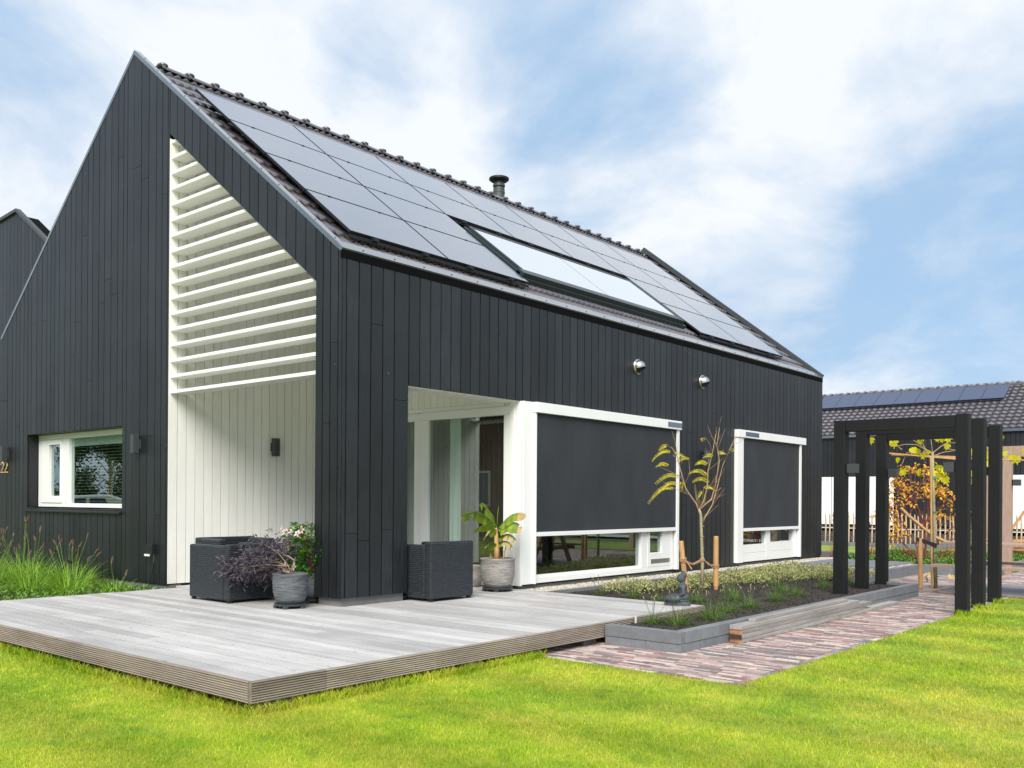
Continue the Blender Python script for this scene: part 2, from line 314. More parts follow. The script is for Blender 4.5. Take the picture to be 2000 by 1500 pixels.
# ------------------------------------------------------------------ mesh helpers
class MB:
    def __init__(s): s.v = []; s.f = []; s.r = []; s.m = []; s.mi = 0
    def face(s, pts, rnd=None):
        i = len(s.v); s.v += [tuple(p) for p in pts]; s.f.append(tuple(range(i, i+len(pts)))); s.r.append(R_.random() if rnd is None else rnd); s.m.append(s.mi)
    def add(s, vs, fs, rnd=None):
        i = len(s.v); s.v += [tuple(p) for p in vs]; r = R_.random() if rnd is None else rnd
        for f in fs: s.f.append(tuple(i+k for k in f)); s.r.append(r); s.m.append(s.mi)
    def box(s, a, b, rnd=None):
        x0, x1 = sorted((a[0], b[0])); y0, y1 = sorted((a[1], b[1])); z0, z1 = sorted((a[2], b[2]))
        s.add([(x0, y0, z0), (x1, y0, z0), (x1, y1, z0), (x0, y1, z0), (x0, y0, z1), (x1, y0, z1), (x1, y1, z1), (x0, y1, z1)],
              [(0, 3, 2, 1), (4, 5, 6, 7), (0, 1, 5, 4), (1, 2, 6, 5), (2, 3, 7, 6), (3, 0, 4, 7)], rnd)
        return s
    def prism(s, poly, off, rnd=None):
        n = len(poly); o = Vector(off); P = [Vector(p) for p in poly]
        s.add(P+[p+o for p in P], [tuple(range(n))[::-1], tuple(range(n, 2*n))]+[(i, (i+1) % n, n+(i+1) % n, n+i) for i in range(n)], rnd); return s
    def tube(s, pts, rs, n=8, rnd=None, caps=True):
        P = [Vector(p) for p in pts]; rs = [rs]*len(P) if isinstance(rs, (int, float)) else rs; vs = []; fs = []
        a = None
        for i, p in enumerate(P):
            d = (P[min(i+1, len(P)-1)]-P[max(i-1, 0)]).normalized()
            if a is None: a = d.orthogonal().normalized()
            a = (a-d*a.dot(d)); a = a.normalized() if a.length > 1e-5 else d.orthogonal().normalized(); b = d.cross(a)
            for k in range(n):
                t = 2*math.pi*k/n; vs.append(p+(a*math.cos(t)+b*math.sin(t))*rs[i])
        for i in range(len(P)-1):
            for k in range(n): fs.append((i*n+k, i*n+(k+1) % n, (i+1)*n+(k+1) % n, (i+1)*n+k))
        if caps: fs.append(tuple(range(n))[::-1]); fs.append(tuple((len(P)-1)*n+k for k in range(n)))
        s.add(vs, fs, rnd); return s
    def lathe(s, c, prof, n=24, rnd=None):
        c = Vector(c); vs = []; fs = []
        for r, z in prof:
            for k in range(n): t = 2*math.pi*k/n; vs.append(c+Vector((r*math.cos(t), r*math.sin(t), z)))
        for i in range(len(prof)-1):
            for k in range(n): fs.append((i*n+k, i*n+(k+1) % n, (i+1)*n+(k+1) % n, (i+1)*n+k))
        s.add(vs, fs, rnd); return s
    def ball(s, c, r, n=10, m=7, rnd=None):
        r = (r, r, r) if isinstance(r, (int, float)) else r; c = Vector(c); vs = [c+Vector((0, 0, -r[2]))]; fs = []
        for j in range(1, m):
            ph = -math.pi/2+math.pi*j/m
            for k in range(n): t = 2*math.pi*k/n; vs.append(c+Vector((r[0]*math.cos(ph)*math.cos(t), r[1]*math.cos(ph)*math.sin(t), r[2]*math.sin(ph))))
        vs.append(c+Vector((0, 0, r[2]))); L = len(vs)-1
        for k in range(n):
            fs.append((0, 1+(k+1) % n, 1+k)); fs.append((L, 1+(m-2)*n+k, 1+(m-2)*n+(k+1) % n))
            for j in range(m-2): fs.append((1+j*n+k, 1+j*n+(k+1) % n, 1+(j+1)*n+(k+1) % n, 1+(j+1)*n+k))
        s.add(vs, fs, rnd); return s
    def build(s, name, m, parent=None, origin=(0, 0, 0), smooth=False, bevel=0, label=None):
        me = bpy.data.meshes.new(name); o = Vector(origin)
        if parent is not None: o = parent.matrix_basis.translation.copy() if parent.parent is None else parent.parent.matrix_basis.translation.copy()
        me.from_pydata([(v[0]-o.x, v[1]-o.y, v[2]-o.z) for v in s.v], [], s.f)
        ms = m if isinstance(m, (list, tuple)) else [m]
        for x in ms: me.materials.append(MT[x])
        if len(ms) > 1: me.polygons.foreach_set('material_index', s.m)
        a = me.attributes.new('rnd', 'FLOAT', 'FACE'); a.data.foreach_set('value', s.r)
        if smooth: me.polygons.foreach_set('use_smooth', [True]*len(s.f))
        me.update(); ob = bpy.data.objects.new(name, me); C.objects.link(ob)
        if parent is not None: ob.parent = parent
        else: ob.location = o
        if bevel:
            b = ob.modifiers.new('bevel', 'BEVEL'); b.width = bevel; b.segments = 2; b.limit_method = 'ANGLE'
        if label: ob['label'] = label
        return ob
def tag(o, label, cat, group=None, kind=None):
    if label: o['label'] = label
    if cat: o['category'] = cat
    if group: o['group'] = group
    if kind: o['kind'] = kind
    return o
def thing(name, label, cat, loc=(0, 0, 0), group=None):
    o = bpy.data.objects.new(name, None); C.objects.link(o); o.location = loc; o.empty_display_size = .1
    return tag(o, label, cat, group)
def copy_thing(src, label, loc=None, rotz=None):
    r = src.copy(); C.objects.link(r)
    if loc is not None: r.location = loc
    if rotz is not None: r.rotation_euler.z = rotz
    r['label'] = label
    for ch in list(src.children):
        c = ch.copy(); C.objects.link(c); c.parent = r
        for g in list(ch.children): d = g.copy(); C.objects.link(d); d.parent = c
    return r
def rv(a=1.): return Vector((R_.uniform(-a, a), R_.uniform(-a, a), R_.uniform(-a, a)))
def leaf(mb, p, d, L, w, nrm=None, droop=.0):
    p = Vector(p); d = Vector(d).normalized(); n = (Vector(nrm) if nrm is not None else rv()+Vector((0, 0, .8))).normalized(); s = d.cross(n)
    if s.length < 1e-3: s = d.orthogonal()
    s.normalize(); n = s.cross(d)
    a = p; m = p+d*L*.5+n*w*.0; e = p+d*L-Vector((0, 0, droop*L))
    mb.add([a, m+s*w*.5+n*w*.22, e, m-s*w*.5+n*w*.22, m], [(0, 1, 4), (1, 2, 4), (0, 4, 3), (4, 2, 3)])
def blade(mb, p, d, L, w, droop, seg=3):
    p = Vector(p); d = Vector(d).normalized(); h = Vector((d.x, d.y, 0)); h = h.normalized() if h.length > 1e-4 else Vector((1, 0, 0)); s = h.cross(Vector((0, 0, 1)))
    vs = []; fs = []
    for i in range(seg+1):
        t = i/seg; c = p+d*L*t-Vector((0, 0, droop*L*t*t))+h*droop*L*.5*t*t; ww = w*(1-t*.92)*.5
        vs += [c-s*ww, c+s*ww]
        if i: fs.append((2*i-2, 2*i-1, 2*i+1, 2*i))
    mb.add(vs, fs)
#@@SETTING
# ------------------------------------------------------------------ ground sheets
def sheet(name, polys, z, m, label=None, kind='structure'):
    mb = MB()
    for x0, y0, x1, y1 in polys: mb.face([(x0, y0, z), (x1, y0, z), (x1, y1, z), (x0, y1, z)])
    return tag(mb.build(name, m), label, None, kind=kind)
sheet('ground', [(-600, -600, 600, 600)], -.27, 'ground')
sheet('lawn', [(-40, -40, 40, -.03), (4.5, -.03, 40, 8.35)], -.195, 'turf')
sheet('far_lawn', [(-6, 16.8, .3, 22.0), (3.2, 15.0, 14, 19)], -.20, 'turf')
# soil in the raised bed, the bed on the left and beyond
def soil_patch(name, x0, y0, x1, y1, z, amp, step=.06):
    mb = MB(); nx = int((x1-x0)/step)+1; ny = int((y1-y0)/step)+1
    vs = [(x0+(x1-x0)*i/nx, y0+(y1-y0)*j/ny, z+amp*(mnoise.noise(Vector((i*step*9, j*step*9, z)))+.6*mnoise.noise(Vector((i*step*22, j*step*22, 3))))) for j in range(ny+1) for i in range(nx+1)]
    mb.add(vs, [(j*(nx+1)+i, j*(nx+1)+i+1, (j+1)*(nx+1)+i+1, (j+1)*(nx+1)+i) for j in range(ny) for i in range(nx)])
    return tag(mb.build(name, 'soil'), None, None, kind='structure')
soil_patch('soil', 2.70, .97, 3.42, 2.86, -.05, .012); soil_patch('soil', .46, 2.86, 3.42, 7.5, -.05, .014); soil_patch('soil', .46, 7.5, 2.14, 9.2, -.05, .014)
soil_patch('soil', -12, -2.9, -3.24, .1, -.10, .02, .1); soil_patch('soil', 2.3, 12.1, 3.3, 17, -.08, .02, .12); soil_patch('soil', .4, 12.6, 2.3, 16.4, -.08, .02, .12)
soil_patch('soil', -14, 24.6, 12, 36, -.20, .10, .4)
sheet('gravel_bed', [(-.055, 2.9, .40, 12.9), (.40, 9.2, 2.14, 12.1)], -.026, 'gravelbed')
mb = MB(); R_.seed(5)
def pebble(mb, x, y, z, s):
    a, b, c = s*R_.uniform(.7, 1.3), s*R_.uniform(.6, 1.1), s*R_.uniform(.4, .7); t = R_.uniform(0, 3.14); ca, sa = math.cos(t), math.sin(t); vs = []
    for px, py, pz in ((1, 0, 0), (.35, .9, .1), (-.8, .6, 0), (-.9, -.5, .1), (.3, -1, 0), (.3, .2, 1), (-.35, -.2, .9)):
        qx, qy = px*a, py*b; vs.append((x+qx*ca-qy*sa, y+qx*sa+qy*ca, z+pz*c))
    mb.add(vs, [(0, 1, 5), (1, 2, 6, 5), (2, 3, 6), (3, 4, 6), (4, 0, 5, 6)])
for k in range(8500):
    y = 2.9+10*R_.random()**1.25; pebble(mb, R_.uniform(-.04, .395), y, -.027+R_.random()*.01, .011)
for k in range(1500): pebble(mb, R_.uniform(.45, 2.1), R_.uniform(9.0, 12), -.027, .014)
tag(mb.build('gravel', 'gravel', smooth=True), 'pale pebble strip along the foot of the dark wooden house', 'gravel', kind='stuff')
# brick paving: every brick its own block
sheet('path_joint', [(-4.0, -.03, 4.5, 8.35)], -.204, 'joint'); sheet('path_joint', [(2.2, 8.35, 20, 12.0), (3.4, 12.0, 20, 15)], -.205, 'joint')
mb = MB(); R_.seed(8)
def pave(x0, x1, y0, y1, dz=0):
    y = y0; row = 0; bw = .052; bl = .205
    while y < y1-.03:
        x = x0-bl*R_.random()
        while x < x1-.01:
            a = max(x, x0)+.0015; b = min(x+bl, x1)-.0015
            if b-a > .02 and not (a > 2.75 and b < 3.4 and 1.0 < y < 7.4) :
                z = -.196+R_.uniform(-.0015, .0015)+dz
                mb.add([(a, y, z-.02), (b, y, z-.02), (b, y+bw-.004, z-.02), (a, y+bw-.004, z-.02), (a+.002, y+.002, z), (b-.002, y+.002, z), (b-.002, y+bw-.006, z), (a+.002, y+bw-.006, z)],
                       [(4, 5, 6, 7), (0, 1, 5, 4), (1, 2, 6, 5), (3, 0, 4, 7)])
            x += bl
        y += bw; row += 1
pave(1.6, 4.44, .02, 8.35); pave(2.2, 3.45, 8.35, 12.0); pave(3.45, 9, 8.35, 8.7); pave(3.45, 10, 10.4, 12.0); pave(3.45, 8, 12.0, 14.6)
# soldier edge on the lawn side
y = .02
while y < 8.3: mb.box((4.442, y+.002, -.22), (4.498, y+.198, -.193)); y += .2
x = 1.6
while x < 4.49: mb.box((x+.002, -.035, -.22), (x+.198, .016, -.193)); x += .2
tag(mb.build('path', 'brick'), None, None, kind='structure')
mb = MB()
for i in range(12):
    for j in range(3): mb.box((3.46+i*.6+.003, 8.7+j*.566+.003, -.23), (4.06+i*.6-.003, 8.7+(j+1)*.566-.003, -.192))
tag(mb.build('slab_path', 'slab'), None, None, kind='structure')
mb = MB()
for i in range(3):
    for j in range(2): mb.box((.46+i*.52, 10.3+j*1.02, -.1), (.95+i*.52, 11.28+j*1.02, -.006))
tag(mb.build('stepping_path', 'slab'), None, None, kind='structure')
sheet('terrace_path', [(-14, 22.2, 14, 24.4)], -.19, 'paleslab')
sheet('terrace_path', [(-14, 35.8, 14, 37.4)], -.05, 'paleslab')
# ------------------------------------------------------------------ kerbs
kz0, kz1 = -.23, -.012
def kerb(name, segs, label, two=False):
    t = thing(name, label, 'kerb', (segs[0][0], segs[0][1], kz0))
    for x0, y0, x1, y1, top in segs:
        along_x = abs(x1-x0) > abs(y1-y0); L = abs(x1-x0) if along_x else abs(y1-y0); n = max(1, round(L/.6)); mb = MB()
        for i in range(n):
            a, b = i/n, (i+1)/n; g = .0015
            if along_x: mb.box((x0+(x1-x0)*a+g, y0, kz0 if not two else -.118), (x0+(x1-x0)*b-g, y1, top))
            else: mb.box((x0, y0+(y1-y0)*a+g, kz0 if not two else -.118), (x1, y0+(y1-y0)*b-g, top))
        if two:
            n2 = n; 
            for i in range(n2+1):
                a, b = max(0, (i-.45)/n2), min(1, (i+.55)/n2)
                if along_x: mb.box((x0+(x1-x0)*a+.001, y0+.006, kz0), (x0+(x1-x0)*b-.001, y1-.006, -.120))
                else: mb.box((x0+.006, y0+(y1-y0)*a+.001, kz0), (x1-.006, y0+(y1-y0)*b-.001, -.120))
        mb.build('kerb_run', 'kerb', t, bevel=.004)
    return t
kerb('raised_kerb', [(2.695, .90, 3.49, .99, kz1), (3.395, .992, 3.49, 7.56, kz1), (2.62, 7.47, 3.393, 7.56, kz1)], 'dark grey concrete kerb wrapping the raised bed between deck and brick path', True)
kerb('low_kerb', [(.402, 2.90, .455, 9.2, -.008)], 'low narrow kerb between the pebble strip and the planted bed')
kerb('low_kerb', [(2.14, 7.9, 2.23, 12.0, -.02), (2.14, 12.0, 3.40, 12.09, -.02), (3.31, 12.09, 3.40, 16.5, -.02)], 'concrete kerb edging the far bed behind the black pergola')
kerb('low_kerb', [(-10, 22.05, 3, 22.18, -.08)], 'long low kerb in front of the pale terrace by the picket fence')
kerb('low_kerb', [(-6, 16.6, 2.2, 16.72, -.10)], 'grey kerb between the far strip of lawn and the red stalk planting')
# ------------------------------------------------------------------ deck
deck = thing('wooden_deck', 'weathered grey timber deck floating just above the lawn at the house corner', 'deck', (-.2, -.4, 0))
DX0, DX1, DY0 = -3.17, 2.68, -2.88
mb = MB(); R_.seed(3); y = DY0+.03; ri = 0
while y < 2.83:
    y1 = min(y+.141, 2.85); x0, x1 = (DX0, DX1-.03)
    segs = [(x0, R_.uniform(-1.5, 1.2)), ]
    cut = R_.uniform(-1.6, 1.3); pieces = [(x0, cut-.002), (cut+.002, x1)]
    if y1 > -.0: pieces = [(-.425, x1)] if y < .97 else [(-3.42, cut-.002), (cut+.002, x1)]
    if -.06 <= y < .96: pieces = [(-.045, x1), (-3.42, -.425)] if y > -.01 else [(x0, cut-.002), (cut+.002, x1)]
    for a, b in pieces:
        if b-a > .05: mb.box((a, y, -.028), (b, y1-.011, 0+R_.uniform(-.0015, .0015)))
    y += .141
mb.build('deck_board', 'deck', deck)
def grooved(mb, p0, p1, nrm, z0, z1, n=9):
    p0 = Vector(p0); p1 = Vector(p1); nrm = Vector(nrm); pr = [(0, z0)]; h = (z1-z0)/n
    for i in range(n): pr += [(.022, z0+h*i+h*.12), (.026, z0+h*i+h*.5), (.022, z0+h*i+h*.82), (.016, z0+h*(i+1)-h*.02)]
    pr += [(.018, z1), (0, z1)]
    mb.prism([Vector((p0.x, p0.y, 0))+nrm*o+Vector((0, 0, z)) for o, z in pr], p1-p0)
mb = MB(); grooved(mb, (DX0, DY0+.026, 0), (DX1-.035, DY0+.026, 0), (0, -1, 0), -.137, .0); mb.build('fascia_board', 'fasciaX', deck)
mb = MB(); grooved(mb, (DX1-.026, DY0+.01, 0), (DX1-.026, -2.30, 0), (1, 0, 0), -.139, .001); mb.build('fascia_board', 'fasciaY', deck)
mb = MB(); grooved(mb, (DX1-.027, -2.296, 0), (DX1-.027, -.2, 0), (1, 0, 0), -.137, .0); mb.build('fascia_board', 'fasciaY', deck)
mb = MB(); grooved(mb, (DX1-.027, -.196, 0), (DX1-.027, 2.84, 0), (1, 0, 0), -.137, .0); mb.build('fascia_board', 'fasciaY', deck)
mb = MB(); mb.box((DX0, -2.85, -.13), (DX0+.03, -.02, -.002)); mb.box((2.0, 2.82, -.10), (2.64, 2.845, -.03))
for x in (-2.6, -1.6, -.6, .4, 1.4, 2.3): mb.box((x, -2.84, -.10), (x+.06, 2.6 if x > .1 else -.1, -.030))
mb.build('joist', 'plinth', deck)
mb = MB()
for x, y in ((2.5, -2.6), (2.5, -.8), (2.5, .8), (0.8, -2.6), (-1, -2.6)): mb = MB(); mb.box((x-.1, y-.1, -.23), (x+.1, y+.1, -.10)); mb.build('foundation_block', 'plinth', deck)

#@@HOUSE
# ------------------------------------------------------------------ main house
He, RX, Hr, LY = 3.75, -4.365, 7.14, 12.75
TP = (Hr-He)/4.365; PA = math.atan(TP); WX = -8.73
sn, cs = math.sin(PA), math.cos(PA)
ND = Vector((sn, 0, cs)); SD = Vector((-cs, 0, sn)); SL = math.hypot(Hr-He, 4.365)
def roofp(y, s, off): return Vector((0, y, He))+SD*s+ND*(off-.03)
house = thing('barn_house', 'black timber house with steep solar roof, white slatted porch and dark screens', 'house', (0, 0, 0))
def roofz(x): return He+TP*min(-x, 8.73+x)
def openz(x): return 5.7835-(x+3.44)*TP
wgx0, wgx1, wgz0, wgz1 = -7.68, -4.64, .964, 2.107
R_.seed(21)
def board(mb, quad, off, axis, joint=True):   # quad: (u0,u1,zb0,zb1,zt0,zt1)
    u0, u1, b0, b1, t0, t1 = quad
    def P(u, z): return (u, off[0], z) if axis == 'y' else (off[0], u, z)
    o = (0, off[1], 0) if axis == 'y' else (off[1], 0, 0); r = R_.random(); parts = [(b0, b1, t0, t1)]
    if joint and min(t0, t1)-max(b0, b1) > 1.6 and R_.random() < .6:
        zj = R_.uniform(max(b0, b1)+.5, min(t0, t1)-.5); parts = [(b0, b1, zj-.0025, zj-.0025), (zj+.0025, zj+.0025, t0, t1)]
    for a0, a1, c0, c1 in parts: mb.prism([P(u0, a0), P(u1, a1), P(u1, c1), P(u0, c0)], o, min(1, max(0, r+R_.uniform(-.2, .2))))
# seams on the gable
seams = [-.06, -.44]+[]; x = -.44; seams = [0, -.062, -.19, -.315, -.44]
xs = -.44
while xs > -3.42: xs -= .1765; seams.append(max(xs, -3.44))
seams[-1] = -3.44 if seams[-1] < -3.40 else seams[-1]
if seams[-1] != -3.44: seams.append(-3.44)
for w in (.047, .135, .15, .195, .195, .20, .17): seams.append(seams[-1]-w)
seams.append(-4.64); seams = sorted(set(round(q, 4) for q in seams), reverse=True)
xs = -4.64
while xs > WX+.2:
    w = R_.choice((.135, .15, .165, .19, .19)); xn = xs-w
    if xs > -7.68 and xn < -7.62: xn = -7.68
    if xn < WX+.1: xn = WX
    seams.append(xn); xs = xn
gb = MB(); core = MB()
def gable_strip(u0, u1):
    g = .0068; a, b = u0+g, u1-g; segs = []
    t = lambda u: roofz(u)-.055
    m = (u0+u1)/2
    if -3.44 < m < -.44: segs = [(openz(a), openz(b), t(a), t(b))]
    elif wgx0 < m < wgx1: segs = [(.02, .02, wgz0, wgz0), (wgz1, wgz1, t(a), t(b))]
    else: segs = [(.09 if m > -.44 else .02, .09 if m > -.44 else .02, t(a), t(b))]
    for s in segs:
        board(gb, (a, b, *s), (0, .019), 'y')
        c0 = u0+(.012 if abs(u0+.44) < .002 or abs(u0+4.64) < .002 else 0); c1 = u1-(.022 if u1 > -.001 else .012 if abs(u1+3.44) < .002 or abs(u1+7.68) < .002 else 0)
        lo = .012 if s[0] > .2 else 0
        core.prism([(c0, .021, s[0]+lo), (c1, .021, s[1]+lo), (c1, .021, s[3]-.03), (c0, .021, s[2]-.03)], (0, .17, 0))
for i in range(len(seams)-1):
    if seams[i+1] < RX < seams[i]: gable_strip(RX, seams[i]); gable_strip(seams[i+1], RX-.0001)
    else: gable_strip(seams[i+1], seams[i])
gb.build('gable_cladding', 'black_wood', house)
sb = MB(); ys = [0, .059]; y = .059
while y < LY-.1:
    y = round(y+.1682, 4)
    for q in (.95, 2.94, 6.80, 8.81, 11.75):
        if abs(y-q) < .06: y = q
    ys.append(min(y, LY))
ys[-1] = LY
for i in range(len(ys)-1):
    u0, u1 = ys[i], ys[i+1]; m = (u0+u1)/2; g = .0068; t = He-.06
    segs = [(.02, t)]
    if m < .95: segs = [(.09, t)]
    elif m < 2.94: segs = [(2.40, t)]
    elif m < 6.80: segs = [(2.40, t)]
    elif 8.81 < m < 11.75: segs = [(2.40, t)]
    for a, b in segs:
        board(sb, (u0+g, u1-g, a, a, b, b), (0, -.019), 'x')
        if u1 > .2: core.box((-.021, max(u0, .2)+(.012 if abs(u0-2.94) < .01 and a < 1 else 0), a+.012), (-.19, u1-(.012 if abs(u1-.95) < .01 else 0), b-.15))
        else: core.box((-.021, u0+.022, a), (-.06, u1, b-.15))
sb.build('side_cladding', 'black_wood', house)
mb = MB(); mb.box((-.05, .05, .0), (-.42, .93, .092)); mb.box((-.06, 2.95, -.26), (-.2, LY, .018)); mb.box((WX, .04, -.26), (-3.45, .2, .018)); mb.build('plinth', 'plinth', house)
# far and west walls
core.box((WX+.02, LY-.2, 0), (-.02, LY-.02, 3.6)); core.box((WX+.02, .2, 0), (WX+.2, LY-.2, 3.55))
core.prism([(WX+.1, LY-.2, 3.6), (-.1, LY-.2, 3.6), (RX, LY-.2, Hr-.2)], (0, .18, 0))
core.build('wall_core', 'core', house)
mb = MB(); x = WX
while x < 0:
    x1 = min(x+.17, 0); board(mb, (x+.003, x1-.003, .02, .02, roofz(x+.003)-.055, roofz(x1-.003)-.055), (LY, .019), 'y'); x = x1
mb.build('rear_cladding', 'black_wood', house)
mb = MB(); y = .0
while y < LY: y1 = min(y+.17, LY); board(mb, (y+.003, y1-.003, .02, .02, He-.06, He-.06), (WX, -.019), 'x'); y = y1
mb.build('west_cladding', 'black_wood', house)
# recess: white boards
wb = MB(); y = .0
while y < 2.94:
    y1 = min(y+.127, 2.94); wb.box((-3.436, y+.0045, .03), (-3.455, y1-.0045, 5.72), R_.random()); y = y1
wb.box((-3.470, .19, .03), (-3.52, 2.94, 5.9), .5)
x = -3.44
while x < -.30:
    x1 = min(x+.127, -.29); z = openz(x)+.55; wb.prism([(x+.002, 2.94, 2.405), (x1-.002, 2.94, 2.405), (x1-.002, 2.94, openz(x1)+.5), (x+.002, 2.94, openz(x)+.5)], (0, .02, 0)); x = x1
wb.box((-3.44, 2.965, 2.45), (-.29, 3.05, 3.6), .5)
# inner lining of the street side wall and sloped ceiling
y = .2
while y < 2.94:
    y1 = min(y+.127, 2.94); z0 = .03 if y < .94 else 2.402; wb.box((-.29, y+.002, z0), (-.27, y1-.002, 3.45), R_.random()); y = y1
for i in range(34):
    a = -.45-i*.09
    wb.prism([(a, .19, openz(a)+.002), (a-.088, .19, openz(a-.088)+.002), (a-.088, .19, openz(a-.088)+.022), (a, .19, openz(a)+.022)], (0, 2.74, 0))
wb.prism([(-.44, .021, openz(-.44)), (-3.44, .021, openz(-3.44)), (-3.44, .021, openz(-3.44)-.006), (-.44, .021, openz(-.44)-.006)], (0, .17, 0), .5)
y = .95
while y < 2.93: y1 = min(y+.125, 2.94); wb.box((-.022, y+.0015, 2.385), (-.288, y1-.0015, 2.398), R_.random()); y = y1
wb.build('porch_lining', 'white_wood', house)
# inside faces of the corner pillar
mb = MB()
for a, b in ((.02, .2), (.2, .38), (.38, .56), (.56, .75), (.75, .93)): mb.box((-.44, a+.003, .09), (-.423, b-.003, 3.4))
mb.box((-.42, .932, .09), (-.022, .95, 2.39)); mb.build('pillar_cladding', 'black_wood', house)
mb = MB(); mb.box((-.415, .2, .1), (-.2, .93, 3.4)); mb.build('pillar_core', 'core', house)
# louvres, each a slat of its own
for i in range(17):
    z = 2.462+.2*i; xe = min(-.443, -3.44+(5.7835-z-.04)/TP-.012); mb = MB()
    if xe < -3.40: continue
    xb = min(-.443, -3.44+(5.7835-z)/TP-.012)
    mb.prism([(-3.438, .022, z), (xb, .022, z), (xe, .022, z+.04), (-3.438, .022, z+.04)], (0, .2, 0)); mb.build('louvre', 'white', house, bevel=.002)
# ------------------------------------------------------------------ roof
def tiled(mb, y0, y1, s0, s1, base, sdir, nd, per=.125, course=.372, n=6):
    s = s0; ny = int((y1-y0)/per*n); r0 = R_.random
    prof = [(.5+.5*math.cos(2*math.pi*(j/n)))**.8*.036 for j in range(ny+1)]
    while s < s1-.02:
        e = min(s+course+.03, s1+.02); vs = []; fs = []
        for k, (ss, o) in enumerate(((s, -.016), (s, .030), (s+.02, .038), ((s+e)/2, .018), (e, -.004))):
            for j in range(ny+1):
                h = o+(prof[j] if k else prof[j]*.6); vs.append(base+Vector((0, y0+(y1-y0)*j/ny, 0))+sdir*ss+nd*h)
        i0 = len(mb.v); mb.v += [tuple(v) for v in vs]
        rr = [R_.random() for _ in range(ny//(2*n)+2)]
        for k in range(4):
            for j in range(ny):
                mb.f.append((i0+k*(ny+1)+j, i0+k*(ny+1)+j+1, i0+(k+1)*(ny+1)+j+1, i0+(k+1)*(ny+1)+j)); mb.r.append(rr[j//(2*n)]); mb.m.append(0)
        s += course
mb = MB(); tiled(mb, .085, LY-.045, .115, SL-.09, Vector((0, 0, He))+ND*(-.084), (SD*SL-ND*.06).normalized(), ND)
B2 = Vector((WX, 0, He)); SD2 = Vector((cs, 0, sn)); ND2 = Vector((-sn, 0, cs))
tiled(mb, .10, LY-.10, .045, SL-.09, B2+ND2*(-.084), (SD2*SL-ND2*.06).normalized(), ND2, n=4)
roof = mb.build('roof', 'tile', house, smooth=True)
mb = MB()   # solid roof deck under the tiles
for b, s_, n_ in ((Vector((0, 0, He)), SD, ND), (B2, SD2, ND2)):
    a0, a1, a2, a3 = b+n_*-.15+s_*.05, b+n_*-.15+s_*(SL-.06), b+n_*-.28+s_*(SL-.16), b+n_*-.28+s_*.12
    mb.prism([p+Vector((0, .06, 0)) for p in (a0, a1, a2, a3)], (0, LY-.12, 0))
mb.build('roof_deck', 'core', roof)
mb = MB(); y = .34; R_.seed(2)      # ridge tiles
while y < LY-.35:
    y1 = y+.40; pts = []
    for (yy, r) in ((y, .105), (y+.05, .108), (y+.06, .088), (y1+.03, .078)): pts.append((yy, r))
    vs = []; fs = []
    for yy, r in pts:
        for k in range(9): t = math.pi*k/8; vs.append((RX+r*1.05*math.cos(t), yy, Hr-.145+r*.85*math.sin(t)))
    for i in range(len(pts)-1):
        for k in range(8): fs.append((i*9+k, i*9+k+1, (i+1)*9+k+1, (i+1)*9+k))
    mb.add(vs, fs); mb.ball((RX, y+.06, Hr-.075), (.095, .075, .036), 12, 7)
    y = y1
mb.build('ridge_tile', 'tile', roof, smooth=True)
# metal coping along gables and eave
def coping(ya, yb, topoff, thick):
    mb = MB()
    for b, s_, n_ in ((Vector((0, 0, He)), SD, ND), (B2, SD2, ND2)):
        e = SL+topoff*TP+(.0 if b.x > -1 else .0)
        q = [b+s_*(-.005)+n_*topoff, b+s_*(SL)+n_*topoff+Vector((0, 0, 0)), b+s_*SL-Vector((0, 0, thick)), b+s_*(-.005)-Vector((0, 0, thick*.85))]
        q[1] = Vector((RX, 0, Hr+topoff/cs)); q[2] = Vector((RX, 0, Hr-thick/cs))
        q[3] = b+s_*(-.005)+n_*(-thick)+Vector((0, 0, 0))
        mb.prism([p+Vector((0, ya, 0)) for p in q], (0, yb-ya, 0), .5)
    return mb
coping(-.006, .082, .0, .052).build('front_coping', 'anth_metal', house, bevel=.004)
coping(LY-.04, LY+.03, .045, .05).build('rear_coping', 'lamp', house, bevel=.004)
mb = MB(); e0 = Vector((0, -.012, He)); mb.prism([e0+SD*-.022+ND*-.040, e0+SD*-.022+ND*-.002, e0+SD*.125+ND*.006, e0+SD*.125+ND*-.02], (0, LY+.03, 0))
mb.build('eave_coping', 'anth_metal', house)
mb = MB(); mb.box((.006, -.010, He-.115), (-.02, LY+.01, He-.030)); mb.build('eave_fascia', 'eave_shade', house)  # black fascia, darkened in colour to paint the shadow line under the eave
mb = MB()
s = .2
while s < SL-.1: p = roofp(.03, s, .03); mb.tube([p, p+ND*.006], .007, 6); p = roofp(LY-.01, s, .075); mb.tube([p, p+ND*.006], .007, 6); s += .42
y = .3
while y < LY: p = Vector((0, y, He))+SD*.03; mb.tube([p, p+ND*.008], .008, 6); y += .45
sc = mb.build('coping_screws', 'black_metal', house); sc['kind'] = 'stuff'
